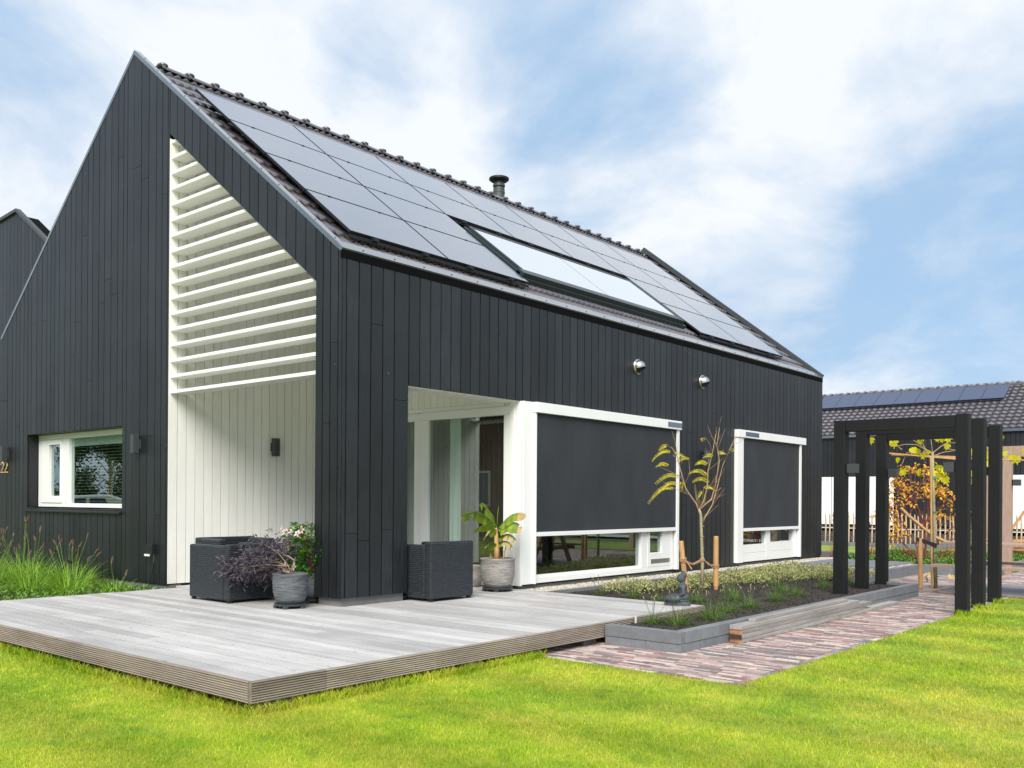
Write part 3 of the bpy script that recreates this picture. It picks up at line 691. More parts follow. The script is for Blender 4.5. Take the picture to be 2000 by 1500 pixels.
# ------------------------------------------------------------------ solar panels
cy_ = [.345, 1.88, 3.44, 4.99, 6.55, 8.13, 9.72, 11.50]; cs_ = [.415, 1.44, 2.42, 3.40, 4.40]
for c in range(7):
    for r in range(4):
        if r < 2 and 2 <= c <= 4: continue
        y0, y1, s0, s1 = cy_[c]+.010, cy_[c+1]-.010, cs_[r]+.010, cs_[r+1]-.010
        mb = MB(); mb.prism([roofp(y0, s0, .052), roofp(y1, s0, .052), roofp(y1, s1, .052), roofp(y0, s1, .052)], ND*.028, .5)
        fr = mb.build('solar_panel', 'rail', house)
        mb = MB(); e = .010; mb.prism([roofp(y0+e, s0+e, .0803), roofp(y1-e, s0+e, .0803), roofp(y1-e, s1-e, .0803), roofp(y0+e, s1-e, .0803)], ND*.0015, .5)
        mb.build('cell_sheet', 'panel', fr)
mb = MB()
for (ya, yb, s) in [(.34, 3.42, .40), (8.11, 11.39, .40), (3.45, 8.08, 2.40)]:
    mb.prism([roofp(ya, s-.025, .022), roofp(ya, s+.012, .015), roofp(ya, s+.012, .048), roofp(ya, s-.01, .05)], (0, yb-ya, 0))
    y = ya+.35
    while y < yb: p = roofp(y, s-.015, .065); mb.box(p-Vector((.03, .035, .02)), p+Vector((.03, .035, .02))); y += .78
for s in cs_[1:4]:
    mb.prism([roofp(.34, s-.008, .045), roofp(.34, s+.008, .045), roofp(.34, s+.008, .07), roofp(.34, s-.008, .07)], (0, 3.06 if s < 2.4 else 11.03, 0))
    y = .7
    while y < (3.3 if s < 2.4 else 11.3): p = roofp(y, s, .080); mb.box(p-Vector((.011, .022, .004)), p+Vector((.011, .022, .005))); y += .78
    if s < 2.4: mb.prism([roofp(8.12, s-.008, .045), roofp(8.12, s+.008, .045), roofp(8.12, s+.008, .07), roofp(8.12, s-.008, .07)], (0, 3.26, 0))
mb.build('mounting_rail', 'rail', house)
# skylight
sk = MB(); y0, y1, s0, s1 = 3.50, 7.84, .70, 2.05
def rbar(mb, ya, yb, sa, sb_, o0, o1): mb.prism([roofp(ya, sa, o0), roofp(yb, sa, o0), roofp(yb, sb_, o0), roofp(ya, sb_, o0)], ND*(o1-o0))
rbar(sk, y0, y0+.045, s0+.002, s1, -.03, .095); rbar(sk, y0+.055, y0+.10, s0+.08, s1-.03, -.03, .13); rbar(sk, y1-.07, y1, s0, s1, -.03, .13)
rbar(sk, y0+.1, y1-.07, s1-.05, s1, -.03, .125); rbar(sk, y0, y1, s0-.06, s0+.08, -.03, .125); rbar(sk, y0-.02, y1+.05, s0-.10, s0-.06, -.03, .06)
skf = sk.build('skylight', 'skyframe', house, bevel=.004)
mb = MB(); rbar(mb, y0+.12, (y0+y1)/2-.016, s0+.085, s1-.055, .09, .118); mb.build('pane', 'skyglass', skf)
mb = MB(); rbar(mb, (y0+y1)/2+.016, y1-.075, s0+.085, s1-.055, .09, .118); mb.build('pane', 'skyglass', skf)
# flue
fx, fy = -4.95, 8.11
mb = MB(); mb.lathe((fx, fy, 0), [(.118, 6.4), (.118, 7.42), (.124, 7.425), (.124, 7.45), (.118, 7.455), (.118, 7.52), (.10, 7.52), (.10, 7.56), (.125, 7.56), (.125, 7.60), (.10, 7.6), (.10, 7.64), (.11, 7.64), (.11, 7.66), (.06, 7.66)], 24)
fl = mb.build('flue_pipe', 'flue', house, smooth=False)
mb = MB(); mb.lathe((fx, fy, 0), [(.0, 7.66), (.16, 7.665), (.205, 7.70), (.205, 7.735), (.17, 7.75), (0, 7.76)], 28); mb.build('rain_cap', 'black_metal', fl, smooth=False)
# stainless vents
for yv, zv in ((5.64, 3.145), (7.63, 3.12)):
    mb = MB(); vs = []; n = 16; r = .098
    mb.tube([(.0, yv, zv), (.018, yv, zv)], r*1.18, 24)
    for i in range(9):
        a = math.pi/2*i/8*1.15
        for k in range(n+1):
            t = -.35+(math.pi+.7)*k/n; vs.append((.018+r*1.1*math.sin(a)*1.0, yv+r*math.cos(a)*math.cos(t) if False else yv+r*math.cos(min(a, 1.57))*math.cos(t), zv+r*math.cos(min(a, 1.57))*math.sin(t)))
    mb.add(vs, [(i*(n+1)+k, i*(n+1)+k+1, (i+1)*(n+1)+k+1, (i+1)*(n+1)+k) for i in range(8) for k in range(n)])
    v = mb.build('wall_vent', 'steel', house, smooth=True, label='round stainless steel vent cowl')
    mb = MB()
    for q in range(5): mb.box((.02, yv-.07+q*.006, zv-.03-q*.016), (.05+(.05-q*.008), yv+.07-q*.006, zv-.027-q*.016))
    mb.build('vent_grille', 'black_metal', v)
# ------------------------------------------------------------------ windows
# side window 1 with screen
w = MB(); w.box((.022, 2.94, .045), (-.29, 3.14, 2.40)); wn = w.build('window', 'white', house, bevel=.003, label='wide side window half covered by a dark roller screen')
mb = MB()
mb.box((-.01, 3.142, .045), (-.12, 6.798, .115)); mb.box((-.012, 3.142, .116), (-.12, 3.19, 2.395)); mb.box((-.012, 5.80, .116), (-.12, 5.97, 2.395)); mb.box((-.012, 6.70, .116), (-.12, 6.798, 2.395)); mb.box((-.012, 3.192, 2.30), (-.12, 6.698, 2.395))
mb.box((-.035, 3.192, .116), (-.10, 5.798, .15)); mb.box((-.006, 5.972, .116), (-.09, 6.04, 2.3)); mb.box((-.006, 6.40, .116), (-.09, 6.698, 2.3)); mb.box((-.006, 6.042, .116), (-.09, 6.398, .33))
mb.build('window_frame', 'white', wn, bevel=.003)
mb = MB(); mb.box((.0, 6.06, .17), (-.005, 6.62, .235)); mb.build('vent_strip', 'steel', wn)
mb = MB(); mb.box((-.06, 3.19, .15), (-.064, 5.80, 2.3)); mb.box((-.05, 6.04, .33), (-.054, 6.40, 2.3)); mb.build('pane', 'glass', wn)
def screen(y0, y1, zb, box0, box1, solar, rail_l, rail_r, lab, ztop=2.40, zrail=.045):
    t = MB(); t.box((.0, box0, ztop-.135), (.085, box1, ztop)); h = t.build('roller_screen', 'white', house, bevel=.004, label=lab)
    m = MB(); m.box((.035, y0, zb), (.038, y1, ztop-.13)); m.build('screen_fabric', 'fabric', h)
    m = MB(); m.box((.018, y0-.005, zb-.055), (.055, y1+.005, zb)); m.build('bottom_bar', 'white', h, bevel=.003)
    for ra in (rail_l, rail_r): m = MB(); m.box((.001, ra[0], zrail), (.06, ra[1], ztop-.137)); m.build('guide_rail', 'white', h, bevel=.002)
    m = MB(); m.box((.086, solar[0], ztop-.105), (.090, solar[1], ztop-.03)); m.build('solar_strip', 'panel', h)
screen(3.17, 6.73, .715, 3.13, 6.83, (6.40, 6.825), (3.142, 3.168), (6.735, 6.80), 'large dark roller screen, solar strip at its far end')
screen(9.05, 11.50, .655, 8.81, 11.74, (9.07, 9.60), (8.83, 9.045), (11.505, 11.58), 'smaller dark roller screen, solar strip at its near end', 2.405)
w = MB(); w.box((-.005, 9.04, .045), (-.12, 11.60, .09)); w.box((-.005, 9.04, .092), (-.11, 9.10, 2.3)); w.box((-.005, 11.36, .092), (-.11, 11.60, 2.3)); w.box((-.005, 10.12, .092), (-.11, 10.30, 2.3))
w.box((-.008, 9.102, .092), (-.09, 10.118, .20)); w.box((-.008, 9.102, .203), (-.09, 10.118, .35)); w.box((-.008, 10.302, .092), (-.09, 11.358, .20)); w.box((-.008, 10.302, .203), (-.09, 11.358, .37))
w.box((-.12, 8.83, .05), (-.2, 11.75, .2)); w.box((.0, 8.811, .045), (-.19, 8.829, 2.4)); w.box((.0, 11.60, .045), (-.19, 11.75, 2.39))
wn2 = w.build('window', 'white', house, bevel=.003, label='narrow side window with white lower panels under a dark screen')
mb = MB(); mb.box((-.05, 9.10, .35), (-.054, 10.12, 2.3)); mb.box((-.05, 10.30, .37), (-.054, 11.36, 2.3)); mb.build('pane', 'glass', wn2)
# gable window
gy = .165
w = MB(); X0, X1, Z0, Z1 = -7.66, -4.645, .98, 2.10
w.box((X0, gy, Z0), (X1, gy+.09, Z0+.06)); w.box((X0, gy, Z1-.08), (X1, gy+.09, Z1)); w.box((X0, gy, Z0+.061), (X0+.13, gy+.09, Z1-.081)); w.box((X1-.06, gy, Z0+.061), (X1, gy+.09, Z1-.081)); w.box((-6.83, gy, Z0+.061), (-6.60, gy+.09, Z1-.081))
w.box((X0+.132, gy-.012, Z0+.063), (-7.27, gy+.07, Z1-.083)); w.box((-6.885, gy-.012, Z0+.063), (-6.832, gy+.07, Z1-.083)); w.box((-7.268, gy-.012, Z0+.063), (-6.887, gy+.07, Z0+.17)); w.box((-7.268, gy-.012, Z1-.16), (-6.887, gy+.07, Z1-.083))
wg = w.build('window', 'white', house, bevel=.003, label='white framed window in the black gable')
mb = MB(); mb.box((-7.28, gy+.03, Z0+.16), (-6.87, gy+.034, Z1-.15)); mb.box((-6.61, gy+.04, Z0+.06), (X1-.06, gy+.044, Z1-.08)); mb.build('pane', 'glass', wg)
mb = MB(); mb.box((-6.62, gy+.06, Z1-.2), (X1-.06, gy+.10, Z1-.08)); z = Z0+.09
while z < Z1-.2: mb.box((-6.60, gy+.10, z), (X1-.07, gy+.125, z+.0015)); z += .045
mb.build('venetian_blind', 'white', wg)
mb = MB(); mb.prism([(-7.75, -.05, .932), (-7.75, .16, .965), (-7.75, .16, .925), (-7.75, -.05, .905)], (3.13, 0, 0)); mb.build('window_sill', 'black_metal', wg, bevel=.003)
mb = MB(); mb.box((-7.68, .02, .965), (-7.672, .16, 2.107)); mb.box((-7.67, .02, 2.103), (-4.65, .16, 2.112)); mb.build('window_reveal', 'black_wood', wg)
# terrace door
dy = 2.94
w = MB(); w.box((-3.44, dy-.01, 2.345), (-.30, dy+.1, 2.402)); w.box((-3.43, dy+.01, 2.235), (-2.0, dy+.1, 2.343)); w.box((-1.83, dy-.03, 2.235), (-.18, dy+.07, 2.342)); w.box((-1.83, dy-.03, .07), (-1.675, dy+.07, 2.233)); w.box((-.288, dy-.03, .07), (-.18, dy+.07, 2.233))
w.box((-1.673, dy-.03, .07), (-.29, dy+.07, .17)); w.box((-3.43, dy-.02, .0), (-.20, dy+.1, .068)); w.box((-3.43, dy+.01, .07), (-3.35, dy+.1, 2.233)); w.box((-1.998, dy+.01, .07), (-1.84, dy+.1, 2.34)); w.box((-3.348, dy+.01, .07), (-2.0, dy+.1, .17))
w.box((-.178, dy-.045, .03), (.015, dy-.002, 2.395)); w.box((-.13, dy-.055, .03), (-.09, dy-.046, 2.39))
dr = w.build('terrace_door', 'white', house, bevel=.003, label='white framed sliding glass door inside the porch')
mb = MB(); mb.box((-1.68, dy+.01, .17), (-.28, dy+.014, 2.24)); mb.box((-3.35, dy+.05, .17), (-2.0, dy+.054, 2.24)); mb.build('pane', 'glass', dr)
# room behind the glass
mb = MB(); mb.box((WX+.22, 3.05, -.01), (-.21, LY-.21, .0)); mb.build('room_floor', 'floor_in', house)
mb = MB(); mb.box((WX+.22, 3.1, 2.45), (-.21, LY-.21, 2.5)); mb.box((-3.8, 5.5, 0), (-3.7, LY-.3, 2.45)); mb.box((-3.9, 3.06, 0), (-3.8, 5.4, 2.45)); mb.box((WX+.3, .21, 2.5), (-3.55, 3.1, 2.55)); mb.box((WX+.3, 2.9, 0), (-3.55, 3.0, 2.5)); mb.box((-3.70, 7.9, 0), (-.21, 8.0, 2.45)); mb.build('room_wall', 'interior', house)
def drape(mb, p0, p1, z0, z1, folds, amp):
    p0 = Vector(p0); p1 = Vector(p1); d = (p1-p0); n = Vector((-d.y, d.x)).normalized(); k = folds*8; vs = []
    for i in range(k+1):
        q = p0+d*i/k+n*amp*math.sin(i/8*2*math.pi); vs += [(q.x, q.y, z0), (q.x, q.y, z1)]
    mb.add(vs, [(2*i, 2*i+2, 2*i+3, 2*i+1) for i in range(k)])
for a_, b_, k_ in (((-1.38, dy+.10), (-1.17, dy+.10), 2), ((-.30, 6.3), (-.30, 6.75), 4)): mb = MB(); drape(mb, a_, b_, .04, 2.3, k_, .02); mb.build('curtain', 'sheer', house, smooth=True)
mb = MB(); drape(mb, (-.98, dy+.16), (-.30, dy+.16), .03, 2.3, 7, .03); mb.build('curtain', 'browncloth', house, smooth=True)
for a_, b_, k_ in (((-3.4, dy+.34), (-2.2, dy+.34), 10), ((-.3, 3.25), (-.3, 3.6), 4), ((-.3, 9.9), (-.3, 10.2), 4), ((-.3, 11.0), (-.3, 11.4), 4)): mb = MB(); drape(mb, a_, b_, .04, 2.4, k_, .035); mb.build('curtain', 'curtain', house, smooth=True)
# house number 22
for k, x in enumerate((-8.66, -8.52)):
    pts = [(x, 1.655), (x+.02, 1.685), (x+.06, 1.695), (x+.10, 1.675), (x+.105, 1.64), (x+.08, 1.60), (x+.03, 1.56), (x, 1.53), (x+.115, 1.53)]
    mb = MB(); mb.tube([(a, -.012, b) for a, b in pts], .0125, 6); mb.build('number_digit', 'brass', house, label='pale wooden digit 2 of the house number 22')
# ------------------------------------------------------------------ wall lamps (up-down lights)
def wall_lamp(x, y, z, n, label):
    t = thing('wall_lamp', label, 'wall lamp', (x, y, z), 'up-down wall lamps'); nx, ny = n; a = MB(); a.box((x-abs(ny)*.045-max(0, -nx)*.02, y-abs(nx)*.045-max(0, -ny)*.02, z-.06), (x+abs(ny)*.045+max(0, nx)*.02, y+abs(nx)*.045+max(0, ny)*.02, z+.06)); a.build('back_plate', 'lamp', t)
    b = MB(); cx_, cy_c = x+nx*.065, y+ny*.065; b.box((cx_-.042, cy_c-.042, z-.125), (cx_+.042, cy_c+.042, z+.125)); b.build('lamp_body', 'lamp', t, bevel=.004)
wall_lamp(-8.43, 0, 1.825, (0, -1), 'dark grey box lamp above the wooden number 22'); wall_lamp(-4.17, 0, 1.84, (0, -1), 'grey box lamp on the gable right of the white framed window')
wall_lamp(-3.44, 1.59, 1.85, (1, 0), 'black box lamp on the cream boards inside the porch'); wall_lamp(0, 7.70, 1.85, (1, 0), 'slim grey box lamp behind the top of the young tree')
t = thing('garden_socket', 'black outdoor socket box with white flap low on the gable', 'socket', (-3.8, 0, .45))
mb = MB(); mb.box((-3.87, 0, .40), (-3.72, -.06, .53)); mb.build('socket_box', 'black_metal', t, bevel=.006); mb = MB(); mb.box((-3.865, -.062, .372), (-3.76, -.085, .398)); mb.build('flap', 'white', t)
mb = MB(); mb.tube([(-3.72, -.03, .40), (-3.70, -.04, .3), (-3.74, -.05, .12), (-3.79, -.06, -.02), (-3.6, -.1, -.06)], .006, 6); mb.build('cable', 'black_metal', t)

#@@OTHERS
# ------------------------------------------------------------------ other houses
fh = thing('barn_house', 'far black timber house with pale panels and a tiled roof behind the pergola', 'house', (-4, 38, 0))
FE, FR, FY, FDp = 4.36, 6.72, 38.0, 4.2
mb = MB(); x = -24.; R_.seed(4)
while x < 14:
    x1 = x+.2; mid = (x+x1)/2; white = (-10.4 < mid < -6.66) or (-2.15 < mid < 3.4)
    z0 = 2.36 if white else .05; mb.box((x+.006, FY, z0), (x1-.006, FY+.03, FE)); x = x1
mb.build('wall_cladding', 'black_wood', fh)
mb = MB(); mb.box((-24, FY+.031, 0), (14, FY+.3, FE)); mb.box((-24, FY+.3, 0), (14, FY+8.4, 4)); mb.prism([(-24, FY, FE-.06), (-24, FY+4.2, FR-.06), (-24, FY+8.4, FE-.06)], (38, 0, 0)); mb.build('wall_core', 'core', fh)
mb = MB(); x = -9.58
while x < -6.9: mb.box((x+.004, FY-.01, .1), (min(x+.2, -6.9)-.004, FY+.03, 2.36)); x += .2
mb.build('wall_panel', 'white', fh); mb = MB(); x = -2.15
while x < 3.4: mb.box((x+.004, FY-.01, .05), (min(x+.2, 3.4)-.004, FY+.03, 2.36)); x += .2
mb.build('wall_panel', 'white', fh)
for a, b in ((-10.4, -9.6), (-6.88, -6.66)):
    mb = MB(); mb.box((a, FY-.02, .08), (b, FY+.0, .2)); mb.box((a, FY-.02, 2.2), (b, FY, 2.36)); mb.box((b-.1, FY-.02, .2), (b, FY, 2.2)); mb.box((a, FY-.02, .2), (a+.06, FY, 2.2)); q = mb.build('window', 'white', fh)
    mb = MB(); mb.box((a+.06, FY-.005, .2), (b-.1, FY+.001, 2.2)); mb.build('pane', 'sheer2' if 'sheer2' in MT else 'sheer', q)
fa = math.atan2(FR-FE, FDp); fs_ = Vector((0, math.cos(fa), math.sin(fa))); fn = Vector((0, -math.sin(fa), math.cos(fa))); FSL = math.hypot(FR-FE, FDp)
mb = MB(); s = 0; 
while s < FSL:
    e = s+.37; n = int(38/.3); vs = []; fs2 = []
    for k, (ss, o) in enumerate(((s, -.01), (s, .05), (e, .0))):
        for j in range(n*4+1):
            h = .05*(.5+.5*math.cos(2*math.pi*j/4)); p = Vector((-24+j*.075, FY-.05, FE))+fs_*ss+fn*(o+(h if k else 0)); vs.append(p)
    w_ = n*4+1; mb.add(vs, [(k*w_+j, k*w_+j+1, (k+1)*w_+j+1, (k+1)*w_+j) for k in range(2) for j in range(w_-1)]); s = e
rf = mb.build('roof', 'tile', fh)
mb = MB(); x = -24
while x < 14: mb.tube([(x, FY+4.15, FR+.02), (x+.06, FY+4.15, FR+.02), (x+.07, FY+4.15, FR), (x+.44, FY+4.15, FR-.005)], [.15, .15, .11, .10], 10); x += .44
mb.build('ridge_tile', 'tile', rf)
mb = MB(); mb.box((-24, FY-.12, FE-.12), (14, FY-.03, FE)); mb.build('gutter', 'anth_metal', fh)
sd0 = 1.35; 
for i in range(9):
    x1 = -2.62-i*.985; a = Vector((x1-.965, FY-.05, FE))+fs_*(FSL-.26-1.50)+fn*.10
    mb = MB(); mb.prism([a, a+Vector((.965, 0, 0)), a+Vector((.965, 0, 0))+fs_*1.50, a+fs_*1.50], fn*.04); mb.build('solar_panel', 'panel_blue', fh)
mb = MB(); a = Vector((-12, FY-.05, FE))+fs_*(FSL-.26-1.50-.12)+fn*.04; mb.prism([a, a+Vector((9.3, 0, 0)), a+Vector((9.3, 0, 0))+fs_*.1, a+fs_*.1], fn*.05); mb.build('mounting_rail', 'rail', fh)
# neighbour's gable on the left
nb = thing('barn_house', 'neighbouring black timber gable rising behind the left side of the big house', 'house', (-14, 2.2, 0))
mb = MB(); x = -19.
nzf = lambda x: 7.32-(x+13.68)*.62 if x > -13.68 else 7.32+(x+13.68)*.05
while x < -8.9:
    x1 = min(x+.19, -13.68) if x < -13.69 else min(x+.19, -8.8); mb.prism([(x+.006, 2.2, 0), (x1-.006, 2.2, 0), (x1-.006, 2.2, nzf(x1-.006)), (x+.006, 2.2, nzf(x+.006))], (0, .03, 0)); x = x1
mb.build('gable_cladding', 'black_wood', nb)
mb = MB(); mb.prism([(-19, 2.232, 0), (-8.85, 2.232, 0), (-8.85, 2.232, nzf(-8.85)-.05), (-13.68, 2.232, 7.27), (-19, 2.232, nzf(-19)-.05)], (0, .4, 0)); mb.build('wall_core', 'core', nb)
mb = MB(); mb.prism([(-13.68, 2.15, 7.40), (-8.8, 2.15, nzf(-8.8)+.08), (-8.8, 2.15, nzf(-8.8)-.0), (-13.68, 2.15, 7.33)], (0, .1, 0)); mb.prism([(-13.68, 2.15, 7.40), (-19, 2.15, nzf(-19)+.07), (-19, 2.15, nzf(-19)), (-13.68, 2.15, 7.33)], (0, .1, 0)); mb.build('coping', 'lamp', nb)

# ------------------------------------------------------------------ pergola frames and lamps
R_.seed(31)
for lab, y, xr, xl, zt in (('black timber pergola frame nearest to the lawn corner', 5.57, (4.48, 4.62), (3.02, 3.165), 2.185), ('middle one of the three black timber pergola frames', 6.50, (4.43, 4.57), (2.965, 3.11), 2.20), ('farthest of the three black timber pergola frames', 7.40, (4.41, 4.555), (2.93, 3.075), 2.175)):
    t = thing('pergola_frame', lab, 'pergola', (3.8, y, -.2), 'black pergola frames over the path')
    for (a, b), z in ((xr, zt), (xl, zt-.01)):
        mb = MB(); mb.box((a, y, -.24), (b, y+.145, z)); mb.build('post', 'pergola', t, bevel=.006)
    mb = MB(); mb.box((xl[1]+.001, y+.012, zt-.155), (xr[0]-.001, y+.132, zt-.012)); mb.build('beam', 'pergola', t, bevel=.004)
def post_lamp(x, y, z, d, label):
    t = thing('post_lamp', label, 'lamp', (x, y, z), 'square lamps on the pergola posts'); mb = MB(); mb.box((x, y+.03, z-.05), (x+d*.02, y+.11, z+.05)); mb.build('back_plate', 'black_metal', t)
    mb = MB(); mb.box((x+d*.022, y+.015, z-.058), (x+d*.14, y+.125, z+.058)); mb.build('lamp_body', 'lamp', t, bevel=.003)
post_lamp(3.166, 5.57, 1.56, 1, 'square grey lamp on the near left black post'); post_lamp(3.076, 7.40, 1.55, 1, 'square grey lamp on the far left black post')
post_lamp(4.479, 5.57, 1.555, -1, 'square grey lamp on the left face of the near right black post'); post_lamp(4.409, 7.40, 1.56, -1, 'square dark lamp on the left face of the far right black post')
t = thing('wooden_pergola', 'unpainted brown timber pergola beyond the picnic table', 'pergola', (3.4, 13, -.2))
for x, y, w_ in ((3.36, 13.0, .15), (2.34, 16.0, .15), (7.2, 13.0, .15), (6.6, 16.0, .15)):
    mb = MB(); mb.box((x, y, -.25), (x+w_, y+w_, 2.0 if y < 14 else 2.14)); mb.build('post', 'rawwood', t, bevel=.005)
mb = MB(); mb.box((2.95, 13.02, 2.002), (7.5, 13.13, 2.20)); mb.build('beam', 'rawwood', t); mb = MB(); mb.box((2.33, 16.02, 2.142), (7.0, 16.13, 2.37)); mb.build('beam', 'rawwood', t)
post_lamp(3.511, 13.0, 1.52, 1, 'black box lamp on the brown timber post beyond the picnic table')

# ------------------------------------------------------------------ picnic table
t = thing('picnic_table', 'brown timber picnic table with fixed benches half hidden by black posts', 'picnic table', (4.6, 8.4, -.2))
tx0, tx1, tyc = 3.62, 5.5, 8.72
tx0 = 3.55
mb = MB()
for i in range(5): mb.box((tx0, tyc-.37+i*.15, .51), (tx1, tyc-.23+i*.15, .55))
mb.build('table_top', 'rawwood', t, bevel=.003)
for s in (-1, 1):
    mb = MB(); 
    for i in range(2): y = tyc+s*(.62+i*.14); mb.box((tx0, y-.065, .205), (tx1, y+.065, .245))
    mb.build('bench_seat', 'rawwood', t, bevel=.003)
for x in (tx0+.3, tx1-.35):
    mb = MB()
    for s in (-1, 1): mb.prism([(x, tyc+s*.70, -.2), (x, tyc+s*.60, -.2), (x, tyc+s*.22, .51), (x, tyc+s*.32, .51)], (.045, 0, 0))
    mb.build('leg_frame', 'rawwood', t)
    mb = MB(); mb.box((x+.047, tyc-.82, .12), (x+.09, tyc+.82, .204)); mb.box((x+.047, tyc-.33, .44), (x+.09, tyc+.33, .509)); mb.build('crossbar', 'rawwood', t)

# ------------------------------------------------------------------ picket fence, debris, fence rail
fnc = thing('picket_fence', 'chestnut paling fence of thin uneven stakes before the far house', 'fence', (-1, 24.6, -.2))
src = None; R_.seed(12); x = -7.2; k = 0
while x < 4.6 and k < 98:
    y = 24.5+R_.uniform(-.05, .05); L_ = 1.0+R_.uniform(-.1, .12); tl = R_.uniform(-.05, .05)
    if src is None:
        mb = MB(); mb.tube([(x, y, -.25), (x+.012, y, .4), (x, y, .72), (x, y, .78)], [.022, .026, .022, .004], 5); src = mb.build('picket', 'picket', fnc)
        x0_ = x; y0_ = y; src_loc = src.location.copy()
    else:
        c = src.copy(); C.objects.link(c); c.parent = fnc; c.location = (x-x0_, y-y0_, 0); c.scale = (1, 1, 1+R_.uniform(-.04, .05)); c.rotation_euler = (R_.uniform(-.04, .04), 0, 0)
    x += R_.uniform(.115, .15); k += 1
mb = MB(); mb.tube([(-7.3, 24.47, .52), (4.7, 24.47, .52)], .004, 4); mb.tube([(-7.3, 24.47, .02), (4.7, 24.47, .02)], .004, 4); mb.build('fence_wire', 'steel', fnc)
for x, y, lab in ((5.55, 24.3, 'round brown fence post at the right end of the paling fence'),):
    mb = MB(); mb.tube([(x, y, -.25), (x, y, 1.0)], .07, 8); tag(mb.build('fence_post', 'rawwood', origin=(x, y, -.25)), lab, 'post')
R_.seed(44)
t = thing('timber_pile', 'heap of curved pale timber and orange offcuts before the paling fence', 'timber pile', (1.9, 20.5, -.2))
for k in range(9):
    x, y = 1.0+R_.uniform(0, 2.6), 20+R_.uniform(-.6, .8); a = R_.uniform(-.6, .6); mb = MB(); L_ = R_.uniform(.5, 1.0)
    mb.prism([(x-math.cos(a)*L_, y-math.sin(a)*L_, -.17+k*.05), (x+math.cos(a)*L_, y+math.sin(a)*L_, -.17+k*.05+R_.uniform(0, .1)), (x+math.cos(a)*L_, y+math.sin(a)*L_, -.12+k*.05+.1), (x-math.cos(a)*L_, y-math.sin(a)*L_, -.12+k*.05)], (.03, .12, 0))
    mb.build('offcut', 'orange' if k % 3 == 1 else 'stake', t)
mb = MB(); mb.tube([(1.73, 12.35, 1.03), (1.84, 12.45, .88), (1.96, 12.54, .76), (2.1, 12.67, .60), (2.26, 12.8, .46), (2.4, 12.9, .38), (2.60, 13.04, .34)], [.03]*7, 6)
mb.tube([(2.5, 13.3, .28), (3.0, 13.6, .42), (3.36, 13.73, .62), (3.55, 13.89, .97), (3.9, 14.2, 1.3)], .03, 6)
tag(mb.build('bent_timber', 'stake', origin=(2.2, 12.8, .3)), 'pair of bent pale laths leaning beside the orange maple', 'lath')
mb = MB(); mb.ball((-4.3, 23.6, .28), (.22, .22, .16), 8, 6); mb.lathe((-4.3, 23.6, -.2), [(.1, 0), (.16, .3), (.17, .34), (.02, .34)], 12)
t = thing('potted_plant', 'small red flowering pot plant by the far house beside the corner', 'potted plant', (-3.6, 23.2, -.2))
mb = MB(); mb.lathe((-3.55, 23.2, -.2), [(.1, 0), (.15, .3), (.16, .34), (.12, .34)], 12); mb.build('pot', 'white', t); mb = MB()
for k in range(60): p = Vector((-3.55, 23.2, .62))+rv(.17); leaf(mb, p, rv(), .12, .09)
for k in range(8): mb.tube([(-3.55, 23.2, .1), Vector((-3.55, 23.2, .6))+rv(.12)], .006, 4)
mb.build('bloom', 'redplastic', t)

# ------------------------------------------------------------------ planks on the path
R_.seed(6)
PK = [(3.50, 3.74, 1.34, 5.35, -.195, 'lowest thick weathered plank, longest, on the bricks along the kerb'), ]
def plank(x0, x1, y0, y1, z0, h, label, rot=0, end='plankend'):
    mb = MB(); c = Vector(((x0+x1)/2, (y0+y1)/2, z0)); q = Matrix.Rotation(rot, 3, 'Z')
    def T(p): return q @ (Vector(p)-c)+c
    P = [T(p) for p in ((x0, y0, z0), (x1, y0, z0), (x1, y1, z0), (x0, y1, z0), (x0, y0, z0+h), (x1, y0, z0+h), (x1, y1, z0+h), (x0, y1, z0+h))]
    mb.add(P, [(0, 3, 2, 1), (4, 5, 6, 7), (1, 2, 6, 5), (3, 0, 4, 7), (2, 3, 7, 6)], R_.random()); mb.mi = 1; mb.add([P[i] for i in (0, 1, 5, 4)], [(0, 1, 2, 3)], R_.random())
    tag(mb.build('wooden_plank', ['plank', end], origin=tuple(c), bevel=.002), label, 'plank', 'old planks stacked along the kerb')
plank(3.50, 3.625, 1.80, 6.25, -.193, .039, 'bottom plank of the grey stack, reaching farthest along the kerb')
plank(3.50, 3.625, 1.78, 5.05, -.152, .039, 'second plank from the bottom with a dark rotten end', .003, 'deadend')
plank(3.50, 3.625, 1.80, 5.25, -.111, .039, 'third plank from the bottom with an orange sawn end', -.002)
plank(3.497, 3.622, 1.79, 4.85, -.070, .039, 'grey top plank of the stack beside the kerb', .002, 'plank')
plank(3.51, 3.58, 2.15, 4.60, -.029, .03, 'short narrow plank lying on top of the stack', .006, 'plank')

